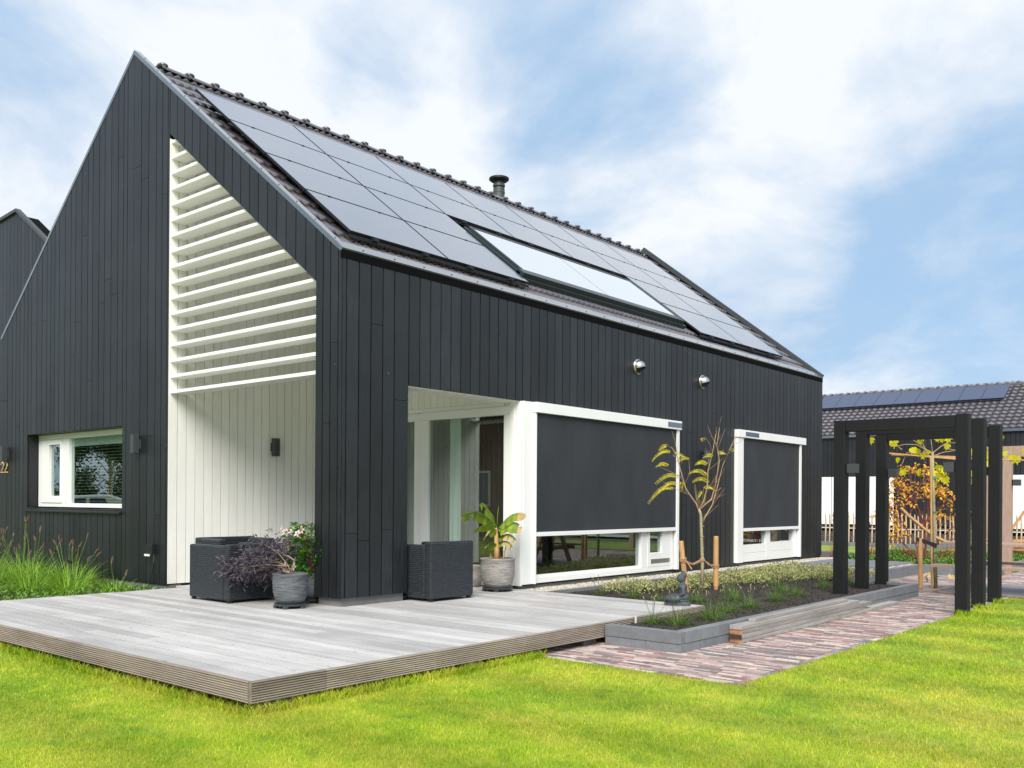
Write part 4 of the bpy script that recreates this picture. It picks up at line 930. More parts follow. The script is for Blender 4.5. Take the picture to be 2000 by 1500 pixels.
# ------------------------------------------------------------------ young tree, stakes, rope
R_.seed(77)
yt = thing('young_tree', 'young mimosa tree with few yellow green feathery leaves before the dark wall', 'tree', (1.57, 4.79, -.08))
mb = MB(); mb.tube([(1.57, 4.79, -.09), (1.575, 4.79, .31), (1.56, 4.785, .72), (1.55, 4.78, .96), (1.53, 4.76, 1.03)], [.026, .023, .021, .02, .019], 8)
for z in (.05, .2, .34, .5, .66, .8): mb.tube([(1.572, 4.79, z-.006), (1.572, 4.79, z), (1.572, 4.79, z+.006)], [.0225, .0255, .0225], 8)
mb.build('trunk', 'bark', yt, smooth=True)
limbs = [[(1.53, 4.76, 1.0), (1.51, 4.74, 1.09), (1.40, 4.65, 1.29), (1.35, 4.60, 1.53), (1.31, 4.57, 1.73), (1.25, 4.52, 1.85)],
         [(1.54, 4.77, 1.02), (1.66, 4.87, 1.16), (1.70, 4.90, 1.35), (1.74, 4.93, 1.67), (1.71, 4.91, 1.87), (1.74, 4.93, 2.12)],
         [(1.565, 4.785, .83), (1.60, 4.82, .93), (1.67, 4.88, 1.09), (1.72, 4.92, 1.33), (1.77, 4.96, 1.6), (1.87, 5.04, 1.90)],
         [(1.53, 4.77, 1.03), (1.58, 4.80, 1.12), (1.62, 4.83, 1.33), (1.62, 4.84, 1.53), (1.66, 4.87, 1.73), (1.70, 4.90, 2.02)],
         [(1.38, 4.64, 1.33), (1.45, 4.66, 1.5), (1.43, 4.67, 1.7)], [(1.36, 4.6, 1.45), (1.25, 4.5, 1.52), (1.14, 4.42, 1.58)], [(1.45, 4.7, 1.2), (1.28, 4.56, 1.30), (1.15, 4.44, 1.40)]]
mb = MB()
for L_ in limbs:
    n = len(L_); k = .0125 if n > 4 else .004; mb.tube(L_, [k*(1-.75*i/(n-1)) for i in range(n)], 6)
    if n > 4:
        for q in range(13):
            i = R_.randint(1, n-1); p = Vector(L_[i-1]).lerp(Vector(L_[i]), R_.random()); d = ((Vector(L_[i])-Vector(L_[i-1])).normalized()+rv(.6)); d.z = abs(d.z); e_ = R_.uniform(.6, 1.5); mb.tube([p, p+d*.08*e_+rv(.01), p+d*.17*e_+rv(.02)], [.0035, .0025, .0012], 4)
mb.build('branches', 'twig', yt, smooth=True)
fr_ = [((1.22, 4.5, 1.85), (1.13, 4.41, 1.81)), ((1.26, 4.52, 1.77), (1.06, 4.36, 1.66)), ((1.29, 4.55, 1.73), (1.39, 4.64, 1.71)), ((1.24, 4.51, 1.58), (1.10, 4.40, 1.58)), ((1.30, 4.56, 1.62), (1.43, 4.67, 1.70)), ((1.35, 4.6, 1.43), (1.10, 4.40, 1.35)),
       ((1.29, 4.55, 1.29), (1.02, 4.32, 1.11)), ((1.33, 4.58, 1.35), (1.12, 4.42, 1.24)), ((1.35, 4.6, 1.39), (1.35, 4.61, 1.26)), ((1.63, 4.84, 1.6), (1.50, 4.73, 1.63)), ((1.64, 4.85, 1.43), (1.43, 4.67, 1.5)), ((1.65, 4.86, 1.36), (1.47, 4.71, 1.38)), ((1.58, 4.8, 1.26), (1.51, 4.75, 1.16)),
       ((1.57, 4.79, 1.29), (1.71, 4.91, 1.27)), ((1.71, 4.91, 1.74), (1.80, 4.99, 1.76)), ((1.84, 5.02, 1.77), (1.89, 5.06, 1.82)), ((1.60, 4.82, 1.90), (1.55, 4.77, 1.95)), ((1.69, 4.89, 1.71), (1.59, 4.80, 1.72)), ((1.28, 4.55, 1.68), (1.33, 4.59, 1.78))]
mb = MB()
for a, b in fr_:
    a, b = Vector(a), Vector(b); d = b-a; L_ = d.length
    for f in range(2 if L_ > .12 else 1):
        off = rv(.02)*f; n = int(L_/.011); pts = [a+d*i/n+off*i/n+Vector((0, 0, .05*math.sin(math.pi*i/n)*L_/.2)) for i in range(n+1)]
        for i in range(2, n+1):
            tdir = (pts[i]-pts[i-1]).normalized(); side = tdir.cross(Vector((.3, -.6, .7))).normalized(); w_ = .040*math.sin(math.pi*min(.96, .15+i/n*.85))+.008
            for s in (-1, 1): leaf(mb, pts[i], side*s+tdir*.55-Vector((0, 0, .45)), w_, .009, Vector((0, -.4, 1)))
mb.build('leaves', 'frond', yt)
mb = MB(); mb.tube([(1.53, 4.46, -.10), (1.50, 4.435, .25), (1.47, 4.41, .60), (1.469, 4.409, .612)], [.034, .034, .034, .030], 12); tag(mb.build('tree_stake', 'stake', origin=(1.53, 4.46, -.1)), 'leaning round stake left of the young tree, behind the statue', 'stake', 'stakes tied to the young tree')
mb = MB(); mb.tube([(1.64, 5.04, -.09), (1.64, 5.04, .0), (1.64, 5.04, .65), (1.64, 5.04, .665)], [.016, .036, .034, .030], 12); tag(mb.build('tree_stake', 'stake', origin=(1.64, 5.04, -.09)), 'upright round stake right of the young tree, pointed at its foot', 'stake', 'stakes tied to the young tree')
mb = MB()
for k in range(3):
    dz = .02*k
    mb.tube([(1.49+.042*math.cos(t_), 4.425+.042*math.sin(t_), .345+dz+.01*math.sin(t_*2)) for t_ in [i*.7 for i in range(10)]], .007, 5)
    if k < 2: mb.tube([(1.52, 4.46, .33+dz), (1.54, 4.60, .30+dz*.5), (1.56, 4.74, .33+dz), (1.575, 4.82, .35+dz)], .008, 5); mb.tube([(1.58, 4.80, .35+dz), (1.61, 4.88, .31-dz), (1.63, 4.96, .25+dz*1.5), (1.645, 5.03, .24+dz)], .008, 5)
    mb.tube([(1.573+.03*math.cos(t_), 4.79+.03*math.sin(t_), .345+dz*.6) for t_ in [i*.7 for i in range(10)]], .006, 5); mb.tube([(1.64+.042*math.cos(t_), 5.04+.042*math.sin(t_), .25+dz*.7) for t_ in [i*.7 for i in range(10)]], .006, 5)
mb.tube([(1.53, 4.42, .36), (1.57, 4.44, .31), (1.60, 4.46, .25)], [.008, .009, .011], 5)
for k in range(40): p = Vector((1.51, 4.43, .36))+rv(.04); mb.tube([p, p+rv(.03)], .0012, 3)
tag(mb.build('jute_rope', 'rope', origin=(1.55, 4.7, .3)), 'frayed jute rope tying the young tree to its two stakes', 'rope')

# ------------------------------------------------------------------ seated stone statue
bx_, by_ = 2.45, 2.66
mb = MB(); c = Vector((bx_, by_, 0))
def E_(p, r): mb.ball(c+Vector(p), r, 16, 11)
mb.prism([c+Vector(p) for p in ((-.10, -.07, 0), (.10, -.07, 0), (.115, -.03, 0), (.115, .03, 0), (.10, .07, 0), (-.10, .07, 0), (-.135, .03, 0), (-.135, -.03, 0))], (0, 0, .035))
E_((-.01, 0, .052), (.118, .088, .024)); E_((-.045, -.075, .075), (.075, .05, .034)); E_((-.045, .075, .075), (.075, .05, .034)); E_((-.09, 0, .068), (.05, .10, .026)); E_((.045, 0, .085), (.06, .085, .045))
E_((.045, 0, .14), (.043, .062, .075)); E_((.04, 0, .19), (.046, .075, .04)); E_((.04, 0, .225), (.024, .026, .035)); E_((.028, 0, .278), (.043, .036, .050)); E_((.046, 0, .305), (.034, .034, .034)); E_((.045, 0, .336), (.020, .020, .018)); E_((-.012, 0, .272), (.010, .008, .014)); E_((-.004, 0, .252), (.014, .016, .01))
for s in (-1, 1): mb.tube([c+Vector(p) for p in ((.045, s*.075, .195), (.05, s*.092, .13), (-.0, s*.075, .10), (-.045, s*.02, .098))], [.024, .021, .018, .015], 10); E_((.035, s*.038, .268), (.008, .006, .024))
E_((-.05, 0, .096), (.028, .036, .010))
ob = mb.build('stone_statue', 'stone', origin=(bx_, by_, 0), smooth=True); ob.rotation_euler.z = rad(28)
ob.scale = (1.12, 1.12, 1.06); rm = ob.modifiers.new('remesh', 'REMESH'); rm.mode = 'VOXEL'; rm.voxel_size = .0042; rm.use_smooth_shade = True; sm = ob.modifiers.new('s', 'SMOOTH'); sm.iterations = 3
tag(ob, 'dark stone statue of a cross-legged meditating figure on the deck tip', 'statue')
mb = MB(); mb.box((2.70, 1.40, -.07), (2.706, 1.43, .015)); tag(mb.build('plant_label', 'white', origin=(2.7, 1.41, -.07), bevel=.001), 'small white plant label stuck in the soil at the bed corner', 'label')

# ------------------------------------------------------------------ grass tufts
def tuft(center, h, spread, n, m, name, label, cat, group, plume=None, npl=0, w=.006, pl=.06, pr=.008, droop=(.1, .5)):
    c = Vector(center); t = thing(name, label, cat, center, group); mb = MB()
    for k in range(n):
        a = R_.uniform(0, 6.283); rr = R_.random()**.7; d = Vector((math.cos(a)*rr*spread, math.sin(a)*rr*spread, 1)); L_ = h*R_.uniform(.55, 1.15)
        blade(mb, c+Vector((math.cos(a)*.25*spread*R_.random()*h*1.4, math.sin(a)*.25*spread*h*R_.random()*1.4, -.02)), d, L_, w, R_.uniform(*droop)*(.4+rr), 4)
    mb.build('blades', m, t)
    if npl:
        mb = MB(); st = MB()
        for k in range(npl):
            a = R_.uniform(0, 6.283); rr = R_.random(); d = Vector((math.cos(a)*rr*spread*.7, math.sin(a)*rr*spread*.7, 1)).normalized(); p = c+d*h*R_.uniform(.85, 1.35); e = p+(d+rv(.35)).normalized()*pl
            st.tube([c, c+d*h*.5, p], .0018, 3); mb.tube([p, p.lerp(e, .25), p.lerp(e, .7), e], [pr*.5, pr, pr*.85, pr*.2], 6)
            for q in range(26): f = R_.random(); b = p.lerp(e, f); leaf(mb, b, rv()+d*.8, pr*1.9, pr*.28)
        st.build('stems', m, t); mb.build('plumes', plume, t)
    return t
R_.seed(91)
G1 = 'fountain grass tufts in the raised bed'
TL = [(2.84, 1.50, .17, 'low grass tuft at the bed corner beside the white plant label'), (3.03, 1.62, .24, 'lush grass tuft in the bed just behind the near kerb corner'), (3.08, 2.2, .24, 'broad grass tuft right of the statue, close to the kerb'), (2.92, 2.85, .22, 'grass tuft beside the deck tip, right of the stone statue'),
      (2.95, 3.35, .20, 'grass tuft in the bed between the short plank and the tree'), (2.85, 4.25, .20, 'grass tuft at the bed middle in front of the right stake'), (2.80, 4.95, .18, 'grass tuft left of the near left black post'), (2.45, 5.35, .18, 'pale plumed grass tuft amid the bed behind the black post row'),
      (.84, 3.47, .15, 'small grass tuft at the left end of the bed by the deck'), (1.40, 3.40, .16, 'grass tuft left of the statue against the deck edge'), (1.79, 3.32, .15, 'grass tuft directly left of the stone statue'), (2.2, 3.5, .19, 'grass tuft right behind the seated statue'),
      (1.95, 6.2, .16, 'grass tuft deep in the bed below the narrow window'), (2.47, 3.95, .2, 'plumed grass tuft in front of the young tree trunk'), (2.60, 6.35, .18, 'grass tuft between the near and middle left black posts'), (2.65, 7.1, .17, 'grass tuft between the middle and far left black posts'), (2.1, 4.6, .17, 'thin grass tuft near the foot of the upright stake'), (.50, 3.05, .10, 'tiny grass tuft growing at the deck edge by the pebbles')]
for x, y, h, lab in TL: tuft((x, y, -.05), h*1.15, 1.1, 330 if h > .15 else 150, 'tuft', 'fountain_grass', lab, 'grass tuft', G1, 'paleplume', 7 if h > .12 else 0, .0048, .032, .004, (.2, .8))
# variegated low shrubs
def shrub(center, rx, ry, rz, n, m, name, label, cat, group, ls=.03, lw=.016, stem='twig'):
    c = Vector(center); t = thing(name, label, cat, center, group); st = MB(); mb = MB()
    for k in range(14): p = c+Vector((R_.uniform(-rx, rx)*.8, R_.uniform(-ry, ry)*.8, rz*R_.uniform(.5, 1))); st.tube([c+Vector((R_.uniform(-.03, .03), R_.uniform(-.03, .03), -.02)), p], .003, 3)
    st.build('stems', stem, t)
    for k in range(n):
        a = R_.uniform(0, 6.283); r = R_.random()**.5; q = R_.random(); b = mnoise.noise(c*3+Vector((math.cos(a), math.sin(a), q))*1.6)*.35+1
        p = c+Vector((math.cos(a)*rx*r*b, math.sin(a)*ry*r*b, rz*(q**.6)*(1-.6*r*r)*b)); leaf(mb, p, rv()+Vector((math.cos(a)*r, math.sin(a)*r, .6)), ls*R_.uniform(.6, 1.2), lw*R_.uniform(.7, 1.2))
    mb.build('leaves', m, t); return t
G2 = 'variegated low shrubs in the raised bed'
VL = [(.80, 4.1, 'cream and green shrub behind the statue, leftmost of its row'), (1.10, 4.85, 'cream and green shrub between the leaning stake and the pebbles'), (.95, 5.8, 'cream and green shrub just behind the young tree trunk'), (1.3, 6.3, 'cream and green shrub right of the upright stake'), (1.0, 6.9, 'cream and green shrub below the wall between both screens'), (1.5, 7.2, 'broad cream shrub in the middle of its row'),
      (1.0, 7.8, 'cream and green shrub under the near edge of the narrow window'), (1.35, 8.4, 'cream and green shrub under the middle of the narrow window'), (1.85, 7.9, 'cream shrub left of the near left black post'), (.85, 8.8, 'cream and green shrub near the stepping slabs, hugging the pebbles'), (1.5, 9.0, 'cream shrub beside the grey stepping slabs'), (1.95, 8.75, 'cream and green shrub seen between the left black posts')]
for x, y, lab in VL: shrub((x+.18, y-.1, -.05), .34, .44, .17, 850, 'varieg', 'variegated_shrub', lab, 'shrub', G2, .036, .022)
# big bright tussocks left
R_.seed(17)
G3 = 'fountain grass by the gable'
for x, y, h, lab in [(-3.72, -.55, .34, 'small green fountain grass tussock beside the deck left of the cream wall'), (-4.2, -.9, .46, 'green fountain grass tussock nearest to the socket box'), (-5.0, -.55, .58, 'green fountain grass with brown plumes below the right half of the gable window'), (-5.75, -.7, .60, 'green fountain grass below the middle of the gable window'), (-6.5, -.55, .66, 'tall green fountain grass below the left edge of the gable window'), (-7.2, -.7, .66, 'green fountain grass under the wooden number 22'), (-8.1, -.6, .66, 'green fountain grass cut off by the left frame edge'), (-5.35, -.35, .52, 'green fountain grass against the gable under the window middle'), (-6.15, -1.0, .44, 'bright green tussock in front of the taller grasses under the window'), (-6.9, -1.25, .42, 'bright tussock at the deck edge near the left frame edge'), (-4.75, -1.15, .42, 'low light green tussock at the deck edge'), (-5.9, -1.35, .42, 'yellowing low tussock at the deck edge on the left')]:
    tuft((x, y, -.1), h*1.0, 1.5, 560, 'tussock', 'fountain_grass', lab, 'grass tussock', G3, 'plume', 8 if h > .5 else 2, .012, .10, .014, (.3, 1.0))
mb = MB()
for k in range(6500): leaf(mb, (R_.uniform(-9, -3.3), -.1-2.2*R_.random()**1.5, -.09+R_.random()*.07), rv()+Vector((0, 0, .7)), .06*R_.uniform(.5, 1.2), .022)
tag(mb.build('ground_cover', 'gcover'), 'weedy green ground cover in the bed left of the deck', 'ground cover', kind='stuff')
mb = MB()
for k in range(7000):
    x = R_.uniform(.4, 3.25); y = R_.uniform(12.2, 16.4)
    if x > 2.2 or y > 12.7: leaf(mb, (x, y, -.09+R_.random()*.12), rv()+Vector((0, 0, .7)), .08*R_.uniform(.5, 1.2), .04)
tag(mb.build('ground_cover', 'gcover'), 'green ground cover in the far bed under the orange maple', 'ground cover', kind='stuff')
# clods and fallen leaves on the soil
mb = MB()
for k in range(2600):
    x, y = R_.uniform(.5, 3.36), R_.uniform(1.1, 7.4)
    if x < 2.7 and y < 2.9: continue
    mb.ball((x, y, -.047), (R_.uniform(.006, .018), R_.uniform(.006, .018), R_.uniform(.005, .012)), 5, 4)
tag(mb.build('soil_clods', 'soil'), 'loose dark soil clods in the raised bed', 'soil', kind='stuff')
# red stalks
R_.seed(64)
G4 = 'red stemmed grasses in the far bed'
for i, (x, y, lab) in enumerate([(.2, 13.0, 'red stemmed grass seen between the near and middle left black posts'), (.75, 13.4, 'red stemmed grass seen between the middle and far left black posts'), (1.1, 13.0, 'red stemmed grass left of the maple, beside the far left black post'), (1.35, 13.9, 'red stemmed grass just left of the maple foot'), (1.75, 13.2, 'red stemmed grass at the maple foot'), (2.1, 13.8, 'red stemmed grass right of the yellow leaved tree'), (2.55, 13.2, 'red stemmed grass behind the picnic bench end')]):
    tuft((x, y, -.08), .42, .55, 60, 'redg', 'red_grass', lab, 'grass', G4, None, 0, .012, .05, .01, (.0, .15))
# ------------------------------------------------------------------ yellow-leaved trained trees
def bigleaf(mb, p, s, d):
    p = Vector(p); d = Vector(d).normalized(); n = (Vector((0, -1, .2))+rv(.6)).normalized(); sd = d.cross(n).normalized()
    o = [(0, 0), (.45, .1), (.55, .45), (.32, .55), (.38, .85), (.1, .8), (0, 1.15), (-.12, .8), (-.4, .8), (-.3, .5), (-.55, .4), (-.42, .08)]
    vs = [p+sd*a*s+d*b*s+n*(.12*s*abs(a)) for a, b in o]+[p+d*.4*s]; k = len(o)
    mb.add(vs, [(i, (i+1) % k, k) for i in range(k)])
def trained(base, pts, canes, twigs, leaves_, label):
    t = thing('trained_tree', label, 'tree', base); mb = MB(); mb.tube(pts, [.030, .027, .024, .02][:len(pts)], 8); mb.build('trunk', 'bark', t, smooth=True)
    mb = MB()
    for a, b in canes: mb.tube([a, b], .011, 6)
    mb.build('cane', 'stake', t); mb = MB()
    for L_ in twigs: 
        P = [Vector(p) for p in L_]; M_ = [P[0]]
        for i in range(1, len(P)): M_ += [P[i-1].lerp(P[i], .5)+rv(.03), P[i]]
        mb.tube(M_, [.009*(1-.7*i/len(M_)) for i in range(len(M_))], 5)
    mb.build('branches', 'twig', t); mb = MB()
    for p in leaves_: bigleaf(mb, Vector(p)+Vector((0, 0, .03)), R_.uniform(.09, .14), (R_.uniform(-.35, .35), R_.uniform(-.2, .2), -1))
    mb.build('leaves', 'vleaf', t)
    for z in (.58, 1.2, 1.72): mb = MB(); mb.tube([Vector(pts[0])+Vector((-.02, -.02, z)), Vector(pts[0])+Vector((-.02, -.02, z+.02))], .045, 8); mb.build('tie', 'greenTie', t)
VLv = [(2.53, 8.35, 2.11), (2.74, 8.53, 2.10), (2.80, 8.58, 2.08), (3.11, 8.84, 2.10), (3.14, 8.86, 2.18), (3.31, 9.01, 2.13), (3.37, 9.06, 2.12), (3.46, 9.14, 2.16), (3.02, 8.77, 1.96), (3.07, 8.81, 1.94), (3.14, 8.86, 1.87), (2.86, 8.63, 1.80), (2.91, 8.67, 1.62), (3.20, 8.92, 1.92), (3.34, 9.04, 1.69), (3.33, 9.02, 1.56), (3.40, 9.09, 1.59), (3.10, 8.83, 1.61), (3.44, 9.12, 2.02), (3.25, 8.95, 1.6), (3.38, 9.05, 1.66), (3.31, 9.0, 1.45), (3.4, 9.1, 1.5)]
trained((3.31, 9.01, -.2), [(3.31, 9.01, -.22), (3.29, 8.99, .59), (3.27, 8.97, 1.5), (3.26, 8.97, 1.92)], [((2.73, 8.51, 1.895), (3.62, 9.27, 1.80)), ((2.76, 8.60, 1.87), (3.68, 9.32, 1.84))],
        [[(3.26, 8.97, 1.9), (3.07, 8.81, 2.03), (2.8, 8.58, 1.99)], [(3.26, 8.97, 1.9), (2.95, 8.7, 1.9), (2.9, 8.66, 1.72)], [(3.26, 8.97, 1.9), (3.43, 9.11, 2.06), (3.6, 9.2, 2.1)], [(3.26, 8.97, 1.88), (3.23, 8.94, 2.19)], [(3.26, 8.97, 1.85), (3.51, 9.18, 1.94)], [(2.9, 8.66, 1.95), (2.76, 8.55, 2.12)], [(3.26, 8.97, 1.88), (3.0, 8.8, 2.12), (2.6, 8.4, 2.14)], [(3.2, 8.9, 1.9), (3.1, 8.84, 2.13)]], VLv, 'slim tree with large yellow leaves trained on canes behind the pergola')
trained((3.75, 10.2, -.2), [(3.57, 9.93, -.22), (3.56, 9.92, .6), (3.55, 9.91, 1.4), (3.55, 9.91, 1.9)], [((3.05, 9.5, 1.86), (4.35, 10.56, 1.82))],
        [[(3.55, 9.91, 1.88), (3.8, 10.1, 2.0), (4.1, 10.35, 2.0)], [(3.55, 9.91, 1.88), (3.9, 10.2, 1.85), (4.2, 10.45, 1.95)], [(3.55, 9.91, 1.88), (3.3, 9.7, 2.0)], [(3.9, 10.2, 2.0), (3.96, 10.25, 2.25)]], [(3.76, 10.08, 1.96), (3.80, 10.1, 1.86), (4.13, 10.39, 1.86), (4.08, 10.35, 1.88), (3.95, 10.24, 2.2), (3.97, 10.26, 1.96), (3.78, 10.1, 1.79), (4.24, 10.49, 1.98), (3.6, 9.95, 1.98), (3.63, 9.97, 1.5), (3.55, 9.9, 1.62)], 'second yellow leaved trained tree, mostly hidden between the right black posts')
mb = MB(); mb.tube([(3.13, 8.86, -.22), (3.12, 8.85, .58)], .034, 10); tag(mb.build('tree_stake', 'stake', origin=(3.13, 8.86, -.2)), 'thick short pale stake left of the yellow leaved trained tree', 'stake')
mb = MB(); mb.tube([(3.27, 8.95, -.22), (3.245, 8.93, 1.84)], .016, 8); tag(mb.build('tree_stake', 'stake', origin=(3.25, 8.95, -.2)), 'thin tall pale stake tied against the yellow leaved trained tree', 'stake')
mb = MB(); mb.prism([(3.08, 8.80, .60), (3.33, 8.97, .50), (3.33, 8.97, .44), (3.08, 8.80, .54)], (.004, -.006, 0)); tag(mb.build('tree_strap', 'black_metal', origin=(3.2, 8.88, .5)), 'black rubber strap from the thick stake to the trained tree', 'strap')
# maple
R_.seed(29)
mp_ = thing('maple_tree', 'small orange leaved maple in the far bed behind the pergola', 'tree', (1.76, 13.72, -.08)); mb = MB(); tips = []
def grow(p, d, L_, r, depth):
    q = p+d*L_; mb.tube([p, p.lerp(q, .5)+rv(.02), q], [r, r*.85, r*.7], 5)
    if depth == 0: tips.append(q); return
    for k in range(3 if depth > 1 else 3): dd = (d+rv(.55)); dd.z = max(dd.z, .1); grow(q, dd.normalized(), L_*R_.uniform(.65, .85), r*.6, depth-1)
for d, L0 in (((-.35, -.3, 1), .50), ((.1, 0, 1), .62), ((.5, .35, 1), .42), ((-.75, -.6, .9), .52), ((.0, .1, 1.2), .72), ((-.1, -.1, 1.1), .60)): grow(Vector((1.76, 13.72, -.1)), Vector(d).normalized(), L0, .018, 3)
mb.build('branches', 'darktwig', mp_); mb = MB()
for q in tips:
    for k in range(7): leaf(mb, q+rv(.10), rv()-Vector((0, 0, .3)), .085*R_.uniform(.7, 1.2), .045, Vector((0, -.5, 1))+rv(.5))
mb.build('leaves', 'maple', mp_)
mb = MB()
for x, y in ((2.75, 10.9), (2.9, 11.2), (2.8, 10.3), (2.6, 11.3), (3.1, 11.5), (2.65, 10.8)): bigleaf(mb, (x, y, -.18), .13, (R_.uniform(-1, 1), R_.uniform(-1, 1), .12))
tag(mb.build('fallen_leaves', 'banbrown'), 'fallen brown leaves on the bricks by the far kerb', 'leaves', kind='stuff')

# ------------------------------------------------------------------ terrace furniture
def wchair(x0, y0, x1, y1, back, label, hb=.68, ha=.62):
    t = thing('wicker_armchair', label, 'armchair', ((x0+x1)/2, (y0+y1)/2, 0), 'dark wicker lounge chairs'); w_ = .10
    sides = {'-x': ((x0, y0), (x0+w_, y1)), '+x': ((x1-w_, y0), (x1, y1)), '-y': ((x0, y0), (x1, y0+w_)), '+y': ((x0, y1-w_), (x1, y1))}
    (a, b) = sides[back]; mb = MB(); mb.box((a[0], a[1], .03), (b[0], b[1], hb)); mb.build('backrest', 'wicker', t, bevel=.018)
    arms = ['-y', '+y'] if back[1] == 'x' else ['-x', '+x']; g = .002
    for s in arms:
        (a, b) = sides[s]
        a = list(a); b = list(b)
        if back == '+x': b[0] -= w_+g
        elif back == '-x': a[0] += w_+g
        elif back == '+y': b[1] -= w_+g
        else: a[1] += w_+g
        mb = MB(); mb.box((a[0], a[1], .03), (b[0], b[1], ha)); mb.build('armrest', 'wicker', t, bevel=.018)
    mb = MB(); mb.box((x0+w_+g, y0+w_+g, .05), (x1-w_-g, y1-w_-g, .30)); mb.build('seat', 'wicker', t, bevel=.01)
    for px, py in ((x0+.04, y0+.04), (x1-.04, y0+.04), (x0+.04, y1-.04), (x1-.04, y1-.04)): mb = MB(); mb.box((px-.02, py-.02, 0), (px+.02, py+.02, .029)); mb.build('foot', 'black_metal', t)
    return t
wchair(-1.90, -.60, -1.12, .12, '+x', 'dark wicker armchair nearest the deck middle, its corner towards the viewer', .63, .615)
wchair(-2.46, -.20, -1.925, .56, '-x', 'dark wicker armchair pushed in behind the nearest one, along the cream wall', .66, .65)
wchair(-1.70, .55, -.95, 1.30, '+y', 'dark wicker armchair at the back of the porch near the pink flowers', .67, .64)
wchair(-.44, .99, .33, 1.68, '+x', 'dark wicker armchair between the black corner pillar and the banana plant', .66, .625)
def pot(x, y, r, h, m, label, trolley=True, z=.05):
    t = thing('plant_pot', label, 'plant pot', (x, y, 0)); mb = MB()
    mb.lathe((x, y, z), [(0, 0), (r*.72, 0), (r*.86, h*.15), (r*.97, h*.4), (r*1.0, h*.7), (r*.98, h*.93), (r*1.02, h*.96), (r*1.02, h), (r*.93, h), (r*.9, h*.85), (r*.88, h*.8)], 36); mb.build('pot_body', m, t, smooth=True)
    mb = MB(); mb.lathe((x, y, z), [(r*.9, h*.84), (0, h*.86)], 24); mb.build('potting_soil', 'soil', t)
    if trolley:
        mb = MB(); mb.lathe((x, y, 0), [(r*.5, .028), (r*.85, .03), (r*.9, .05), (r*.6, .049)], 24)
        for k in range(5): a = k*1.2566+.3; mb.box((x+math.cos(a)*r*.78-.02, y+math.sin(a)*r*.78-.02, .0), (x+math.cos(a)*r*.78+.02, y+math.sin(a)*r*.78+.02, .032))
        mb.build('trolley', 'lamp', t)
    return t
R_.seed(55)
pot(-.36, -.36, .182, .31, 'pot_dark', 'ribbed charcoal pot on a caster tray before the black pillar, holding the purple shrub')
pot(-.62, .10, .165, .28, 'pot_dark', 'ribbed charcoal pot half hidden behind the black pillar, holding the pink flowers')
pot(.0, 2.48, .215, .36, 'pot_light', 'ribbed light grey pot holding the banana plant beside the white corner post')
pot(-.62, 2.66, .15, .28, 'pot_light', 'small round grey pot behind the banana pot', False, .0)
# purple elder
t = thing('purple_shrub', 'drooping dark purple fine leaved shrub spreading left from its pot', 'shrub', (-.36, -.36, .36)); mb = MB(); lf = MB(); c0 = Vector((-.36, -.36, .33))
ends = []
for k in range(34):
    e = Vector((R_.uniform(-1.18, -.50), -.40+R_.uniform(-.22, .18), 0)); f = (e.x+1.25)/.9; e.z = .20+R_.random()*.25+.26*min(1, f*1.3)-.10*(R_.random()**2)*(1-f); ends.append(e)
    mid = c0.lerp(e, .5)+Vector((0, 0, .08))
    if k < 7: mb.tube([c0, c0+Vector((-.03, 0, .10)), mid, e], [.006, .005, .004, .002], 6)
    else: mb.tube([mid, mid.lerp(e, .5)+rv(.02), e], .002, 4)
for a, b in (((-.36, -.36, .33), (-.32, -.34, .50)), ((-.38, -.36, .36), (-.66, -.38, .40)), ((-.36, -.35, .34), (-.62, -.30, .48)), ((-.32, -.34, .49), (-.50, -.36, .54))): mb.tube([a, Vector(a).lerp(Vector(b), .5)+rv(.02), b], [.009, .007, .004], 6)
mb.build('branches', 'elderwood', t, smooth=True)
for e in ends:
    for k in range(19):
        p = e+Vector((R_.uniform(-.13, .13), R_.uniform(-.13, .13), R_.uniform(-.10, .09))); dr = (rv()+Vector((-.6, -.2, -.35))).normalized()
        for q in range(5): leaf(lf, p+dr*.012*q, dr+rv(.75), .060*R_.uniform(.7, 1.2), .014)
lf.build('leaves', 'elder', t)
# mandevilla
t = thing('flowering_bush', 'green bush with pale pink trumpet flowers beside the black pillar', 'shrub', (-.62, .10, .30)); mb = MB(); st = MB()
c0 = Vector((-.62, .10, .30))
for k in range(1300):
    q = R_.random(); a = R_.uniform(0, 6.283); r = (.15+.12*math.sin(q*3.1))*(R_.random()**.5)*1.15; p = c0+Vector((math.cos(a)*r, math.sin(a)*r, q*.56)); leaf(mb, p, Vector((math.cos(a), math.sin(a), R_.uniform(-.4, .7))), .058*R_.uniform(.7, 1.2), .03, droop=.2)
for k in range(8): a = k*.8; st.tube([c0, c0+Vector((.07*math.cos(a), .07*math.sin(a), .3)), c0+Vector((.13*math.cos(a), .13*math.sin(a), .52))], .004, 4)
st.tube([c0+Vector((-.1, 0, .50)), c0+Vector((-.22, -.1, .42)), c0+Vector((-.36, -.2, .30)), c0+Vector((-.46, -.25, .22))], .0035, 4)
st.build('stems', 'darktwig', t); mb.build('leaves', 'grn', t)
fl_ = MB(); eye = MB()
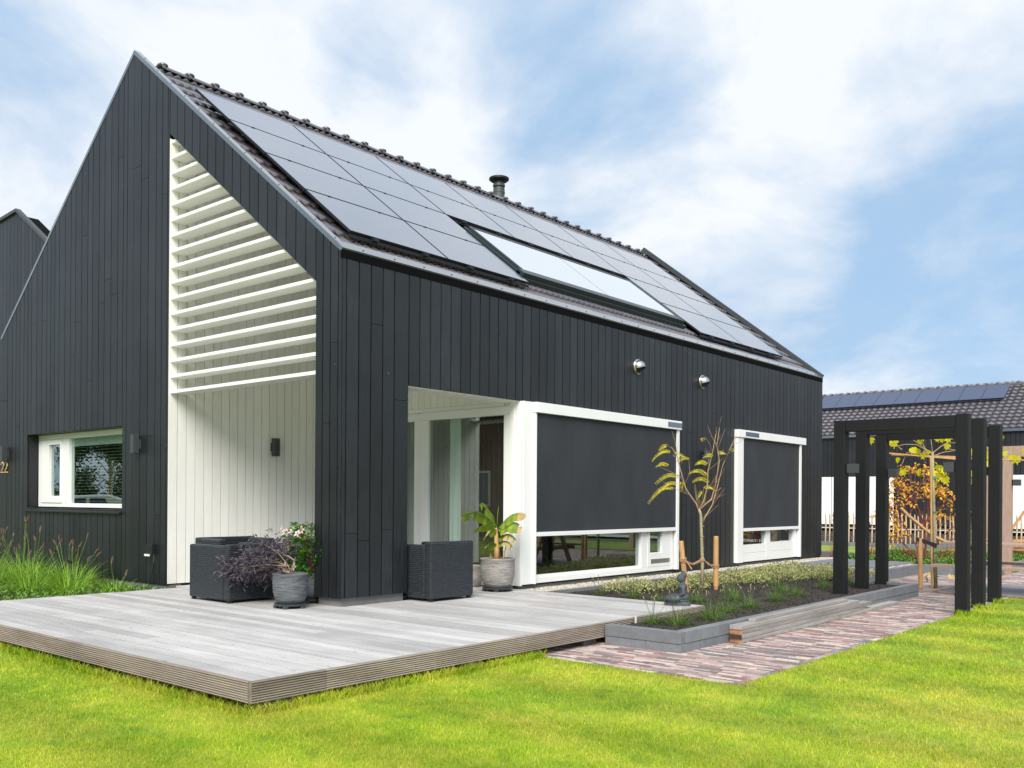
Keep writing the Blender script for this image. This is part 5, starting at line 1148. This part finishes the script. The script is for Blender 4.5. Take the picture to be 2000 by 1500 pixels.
for dx, dz in ((-.21, .46), (-.17, .50), (-.22, .36), (-.13, .34), (-.17, .31), (-.10, .36), (-.24, .29), (-.12, .48), (.02, .10), (-.20, .07), (-.15, .01), (-.30, .06), (-.14, .42), (.08, .50), (.12, .46), (-.10, .28)):
    f = c0+Vector((dx*.9+.02, -.20+R_.uniform(-.05, .05)-abs(dx)*.2, dz)); n = (Vector((.4, -1, .15))+rv(.45)).normalized(); u_ = n.orthogonal().normalized(); v_ = n.cross(u_); rr = R_.random(); fl_ = MB(); eye = MB()
    for k in range(5):
        a = k*1.2566; d1 = u_*math.cos(a)+v_*math.sin(a); d2 = u_*math.cos(a+.5)+v_*math.sin(a+.5); d3 = u_*math.cos(a-.5)+v_*math.sin(a-.5)
        fl_.add([f, f+d3*.028+n*.008, f+d1*.050+n*.004, f+d2*.028+n*.008], [(0, 1, 2, 3)])
    eye.ball(f+n*.004, .006, 6, 4); q_ = fl_.build('flower', 'pinkfl', t); eye.build('throat', 'redeye', q_)
mb = MB()
for k in range(26): p = c0+Vector((R_.uniform(-.2, .15), -.16+R_.uniform(-.06, .02), R_.uniform(0, .56))); leaf(mb, p, rv()+Vector((0, -.3, .5)), .05, .018)
mb.build('buds', 'maple', t)
# banana
t = thing('banana_plant', 'potted banana plant with bright green leaves and browned tips', 'plant', (0, 2.48, .38)); mb = MB(); b0 = Vector((-.02, 2.48, .36))
mb.tube([b0, b0+Vector((0, 0, .15)), b0+Vector((-.01, 0, .33)), b0+Vector((-.015, 0, .42))], [.037, .032, .026, .018], 10)
mb.tube([b0+Vector((.10, .02, 0)), b0+Vector((.10, .02, .14))], [.014, .008], 6); mb.tube([b0+Vector((-.09, .0, 0)), b0+Vector((-.10, .0, .10))], [.014, .008], 6); mb.build('stem', 'stake', t, smooth=True)
Rg = Vector((.763, .646, 0)); Tw = Vector((.646, -.763, 0))   # leaves spread mostly across the wall corner
def banleaf(start, dx, dz, dyy, arch, w_, br=.0):
    green = MB(); brown = MB(); w_ *= 1.3; s = b0+Vector(start); e = s+Rg*dx+Tw*dyy+Vector((0, 0, dz)); n = 14; prev = None; vs = []; L_ = (e-s).length; sd = None
    for i in range(n+1):
        f = i/n; p = s.lerp(e, f)+Vector((0, 0, arch*math.sin(math.pi*f*.9)*L_+.02*math.sin(f*3))); ww = w_*(max(0, min(1, (f-.12)/.12))**.6)*math.sqrt(max(0, 1-((f-.5)/.52)**4)); d = (e-s).normalized(); sd = d.cross(Vector((0, 0, 1))); sd = (sd.normalized()+Tw*.3).normalized()
        jag = 1-.25*R_.random()*(f > .3); vs.append((p-sd*ww*jag*.75+Vector((0, 0, ww*jag*.35)), p, p+sd*ww*jag*.75+Vector((0, 0, -ww*jag*1.15))))
    for i in range(n):
        a, b = vs[i], vs[i+1]; M2 = brown if (i/n > 1-br and R_.random() < .8) else green; r = R_.random()
        if not (R_.random() < .10 and i > 5): M2.add([a[0], a[1], b[1], b[0]], [(0, 1, 2, 3)], r)
        if not (R_.random() < .14 and i > 5): M2.add([a[1], a[2], b[2], b[1]], [(0, 1, 2, 3)], r)
        green.tube([a[1]-Vector((0, 0, .002)), b[1]-Vector((0, 0, .002))], .004, 4, caps=False)
    q_ = green.build('leaf', 'banana', t)
    if brown.v: brown.build('withered_edge', 'banbrown', q_)
banleaf((0, 0, .40), -.44, .13, .1, .22, .075, .12); banleaf((0, 0, .42), -.20, .30, .05, .05, .060, .05); banleaf((0, 0, .42), .02, .27, 0, 0, .012); banleaf((0, 0, .40), .36, .16, .1, .16, .065, .3); banleaf((0, 0, .38), .31, .02, .15, .16, .075, .15)
banleaf((0, 0, .36), -.26, .03, .2, .15, .05, .1); banleaf((0, 0, .30), -.15, -.05, .15, .5, .05, .3); banleaf((0, 0, .26), .24, -.02, .12, .25, .045, .7); banleaf((0, 0, .18), .2, -.03, .1, .3, .035, .7); banleaf((0, 0, .15), -.15, -.0, .12, .3, .05, .1); banleaf((.10, .02, .06), .03, .14, 0, .0, .035); banleaf((-.09, 0, .05), -.04, .12, 0, 0, .04)


# ------------------------------------------------------------------ what the windows mirror: garden trees and a parked car out of frame
def leafy_tree(base, h, r, n, label):
    b = Vector(base); t = thing('garden_tree', label, 'tree', base); mb = MB(); mb.tube([b, b+Vector((.05, 0, h*.3)), b+Vector((0, .05, h*.62)), b+Vector((.05, 0, h*.9))], [.09, .075, .05, .015], 8); cl = []
    for k in range(22):
        a = R_.uniform(0, 6.28); q = R_.uniform(.35, .98); e = b+Vector((math.cos(a)*r*R_.uniform(.4, .9)*math.sin(min(1, (1.06-q)*1.6)*1.57), math.sin(a)*r*R_.uniform(.4, .9), h*q)); mb.tube([b+Vector((0, 0, h*(q*.62))), e], [.025, .006], 4); cl.append(e)
    mb.build('trunk', 'bark', t); mb = MB()
    for e in cl:
        for k in range(n//22): leaf(mb, e+Vector((R_.gauss(0, .28), R_.gauss(0, .28), R_.gauss(0, .25))), rv(), .15, .10)
    mb.build('crown', 'treeleaf', t)
leafy_tree((-33.2, -13.5, -.25), 6.8, 2.0, 15000, 'leafy green garden tree mirrored in the gable window'); leafy_tree((-42, -14.0, -.25), 3.2, 3.4, 6000, 'broad low leafy tree behind the mirrored car'); leafy_tree((-39, -19.0, -.25), 3.0, 3.2, 6000, 'low leafy tree at the left end of the mirrored row')
ct = thing('parked_car', 'white hatchback parked left of the house, mirrored in the gable window', 'car', (0, 0, 0)); mb = MB()
prof = [(-2, .28), (-2.02, .75), (-1.85, .92), (-1.1, 1.02), (-.5, 1.45), (.9, 1.52), (1.6, 1.30), (1.92, .95), (2.0, .35)]
mb.prism([(a, -.85, b) for a, b in prof], (0, 1.7, 0)); mb.build('body', 'carpaint', ct, bevel=.08)
for sy in (-.865, .825):
    for pl in (((-.85, 1.0), (-.42, 1.34), (.12, 1.37), (.12, 1.0)), ((.26, 1.0), (.26, 1.37), (.80, 1.36), (.95, 1.0))): mb = MB(); mb.prism([(a, sy, b) for a, b in pl], (0, .04, 0)); mb.build('side_window', 'panel', ct)
mb = MB(); mb.prism([(1.28, -.7, 1.40), (1.28, .7, 1.40), (1.80, .72, 1.05), (1.80, -.72, 1.05)], (.03, 0, .03)); mb.build('rear_window', 'panel', ct)
for a in (-1.25, 1.25):
    for y in (-.87, .69): mb = MB(); mb.tube([(a, y, .31), (a, y+.18, .31)], .31, 20); mb.build('wheel', 'black_metal', ct)
for y in (-.80, .62): mb = MB(); mb.box((1.9, y, .95), (1.99, y+.18, 1.12)); mb.build('tail_light', 'redplastic', ct)
ct.location = (-29.2, -10.4, -.25); ct.rotation_euler.z = rad(-66)
# brick house across the lawn, mirrored in the terrace door
bh = thing('brick_house', 'red brown brick house across the lawn, mirrored in the terrace door', 'house', (-12, -16, 0)); mb = MB(); mb.box((-18, -20, -.3), (-6.5, -13, 4.2)); mb.build('wall', 'brickwall', bh)
mb = MB(); mb.prism([(-18.3, -20.3, 4.2), (-18.3, -12.7, 4.2), (-18.3, -16.5, 7.6)], (12.1, 0, 0)); mb.build('roof', 'tile', bh)
for x in (-16.2, -13.2, -9.2):
    mb = MB(); mb.box((x, -13.0, .9), (x+1.5, -12.95, 2.2)); q = mb.build('window', 'white', bh); mb = MB(); mb.box((x+.08, -12.949, .98), (x+1.42, -12.944, 2.12)); mb.build('pane', 'panel', q)

#@@GRASS
# ------------------------------------------------------------------ mown lawn blades (numpy)
rng = np.random.default_rng(3)
def in_lawn(x, y):
    a = (y < -.04) | ((x > 4.51) & (y < 8.3)); d = (x > -3.22) & (x < 2.70) & (y > -2.90) & (y < 3); s = (x < -3.1) & (y > -2.6)
    return a & ~d & ~s
pts = []
for (x0, y0, x1, y1, dens) in [(-12, -9, 10, 8.3, 420)]:
    n = int((x1-x0)*(y1-y0)*dens); pts.append(np.stack([rng.uniform(x0, x1, n), rng.uniform(y0, y1, n)], 1))
cx_, cy_0 = 7.55, -6.17
def ring(r0, r1, dens):
    A = math.pi*(r1*r1-r0*r0)*(100/360.); n = int(A*dens); r = np.sqrt(rng.uniform(r0*r0, r1*r1, n)); a = rng.uniform(rad(-50-3), rad(50-3), n)+YAW+0*math.pi
    return np.stack([cx_-np.sin(a)*r, cy_0+np.cos(a)*r], 1)
pts += [ring(3.3, 5.5, 7500), ring(5.5, 8.5, 3800), ring(8.5, 13, 1600)]
P = np.concatenate(pts)
# longer fringe where the mower does not reach
fr = []
n = 2600; fr.append(np.stack([rng.uniform(-3.2, 2.72, n), -2.90-np.abs(rng.normal(0, .03, n))], 1)); fr.append(np.stack([2.70+np.abs(rng.normal(0, .03, n)), rng.uniform(-2.9, -.02, n)], 1))
for px, py in ((4.55, 5.57), (4.5, 6.5), (4.48, 7.4)): fr.append(np.stack([rng.normal(px, .10, 420), rng.normal(py+.02, .10, 420)], 1))
fr = np.concatenate(fr)
P = P[in_lawn(P[:, 0], P[:, 1])]; fr = fr[(fr[:, 1] < -.04) | (fr[:, 0] > 4.5)]
allp = np.concatenate([P, fr]); n = len(allp); hh = rng.uniform(.012, .030, n); hh[len(P):] = rng.uniform(.04, .085, n-len(P))
dist = np.hypot(allp[:, 0]-cx_, allp[:, 1]-cy_0); wd = np.clip(.0024+.0006*(dist-4), .0024, .007)
ang = rng.uniform(0, 2*math.pi, n); lean = rng.normal(0, .55, (n, 2))*hh[:, None]; z0 = np.full(n, -.197)
base = np.concatenate([allp, z0[:, None]], 1); sx = np.stack([np.cos(ang), np.sin(ang), np.zeros(n)], 1)*wd[:, None]*.5
mid = base+np.concatenate([lean*.35, (hh*.6)[:, None]], 1); tip = base+np.concatenate([lean, hh[:, None]], 1)
V = np.stack([base-sx, base+sx, mid+sx*.8, mid-sx*.8, tip], 1).reshape(-1, 3)
me = bpy.data.meshes.new('lawn_grass'); me.vertices.add(len(V)); me.vertices.foreach_set('co', V.astype(np.float32).ravel())
i0 = np.arange(n)*5; loops = np.stack([i0, i0+1, i0+2, i0+3, i0+3, i0+2, i0+4], 1).ravel()
me.loops.add(len(loops)); me.loops.foreach_set('vertex_index', loops.astype(np.int32))
ls = np.stack([np.arange(n)*7, np.arange(n)*7+4], 1).ravel(); me.polygons.add(2*n); me.polygons.foreach_set('loop_start', ls.astype(np.int32))
me.update(calc_edges=True); a = me.attributes.new('rnd', 'FLOAT', 'FACE'); a.data.foreach_set('value', np.repeat(rng.random(n), 2).astype(np.float32))
me.materials.append(MT['blade']); ob = bpy.data.objects.new('lawn_grass', me); C.objects.link(ob)
tag(ob, 'short mown bright yellow green lawn grass', 'grass', kind='stuff')
print('blades', n)
S.cycles.max_bounces = 8; S.cycles.transparent_max_bounces = 12
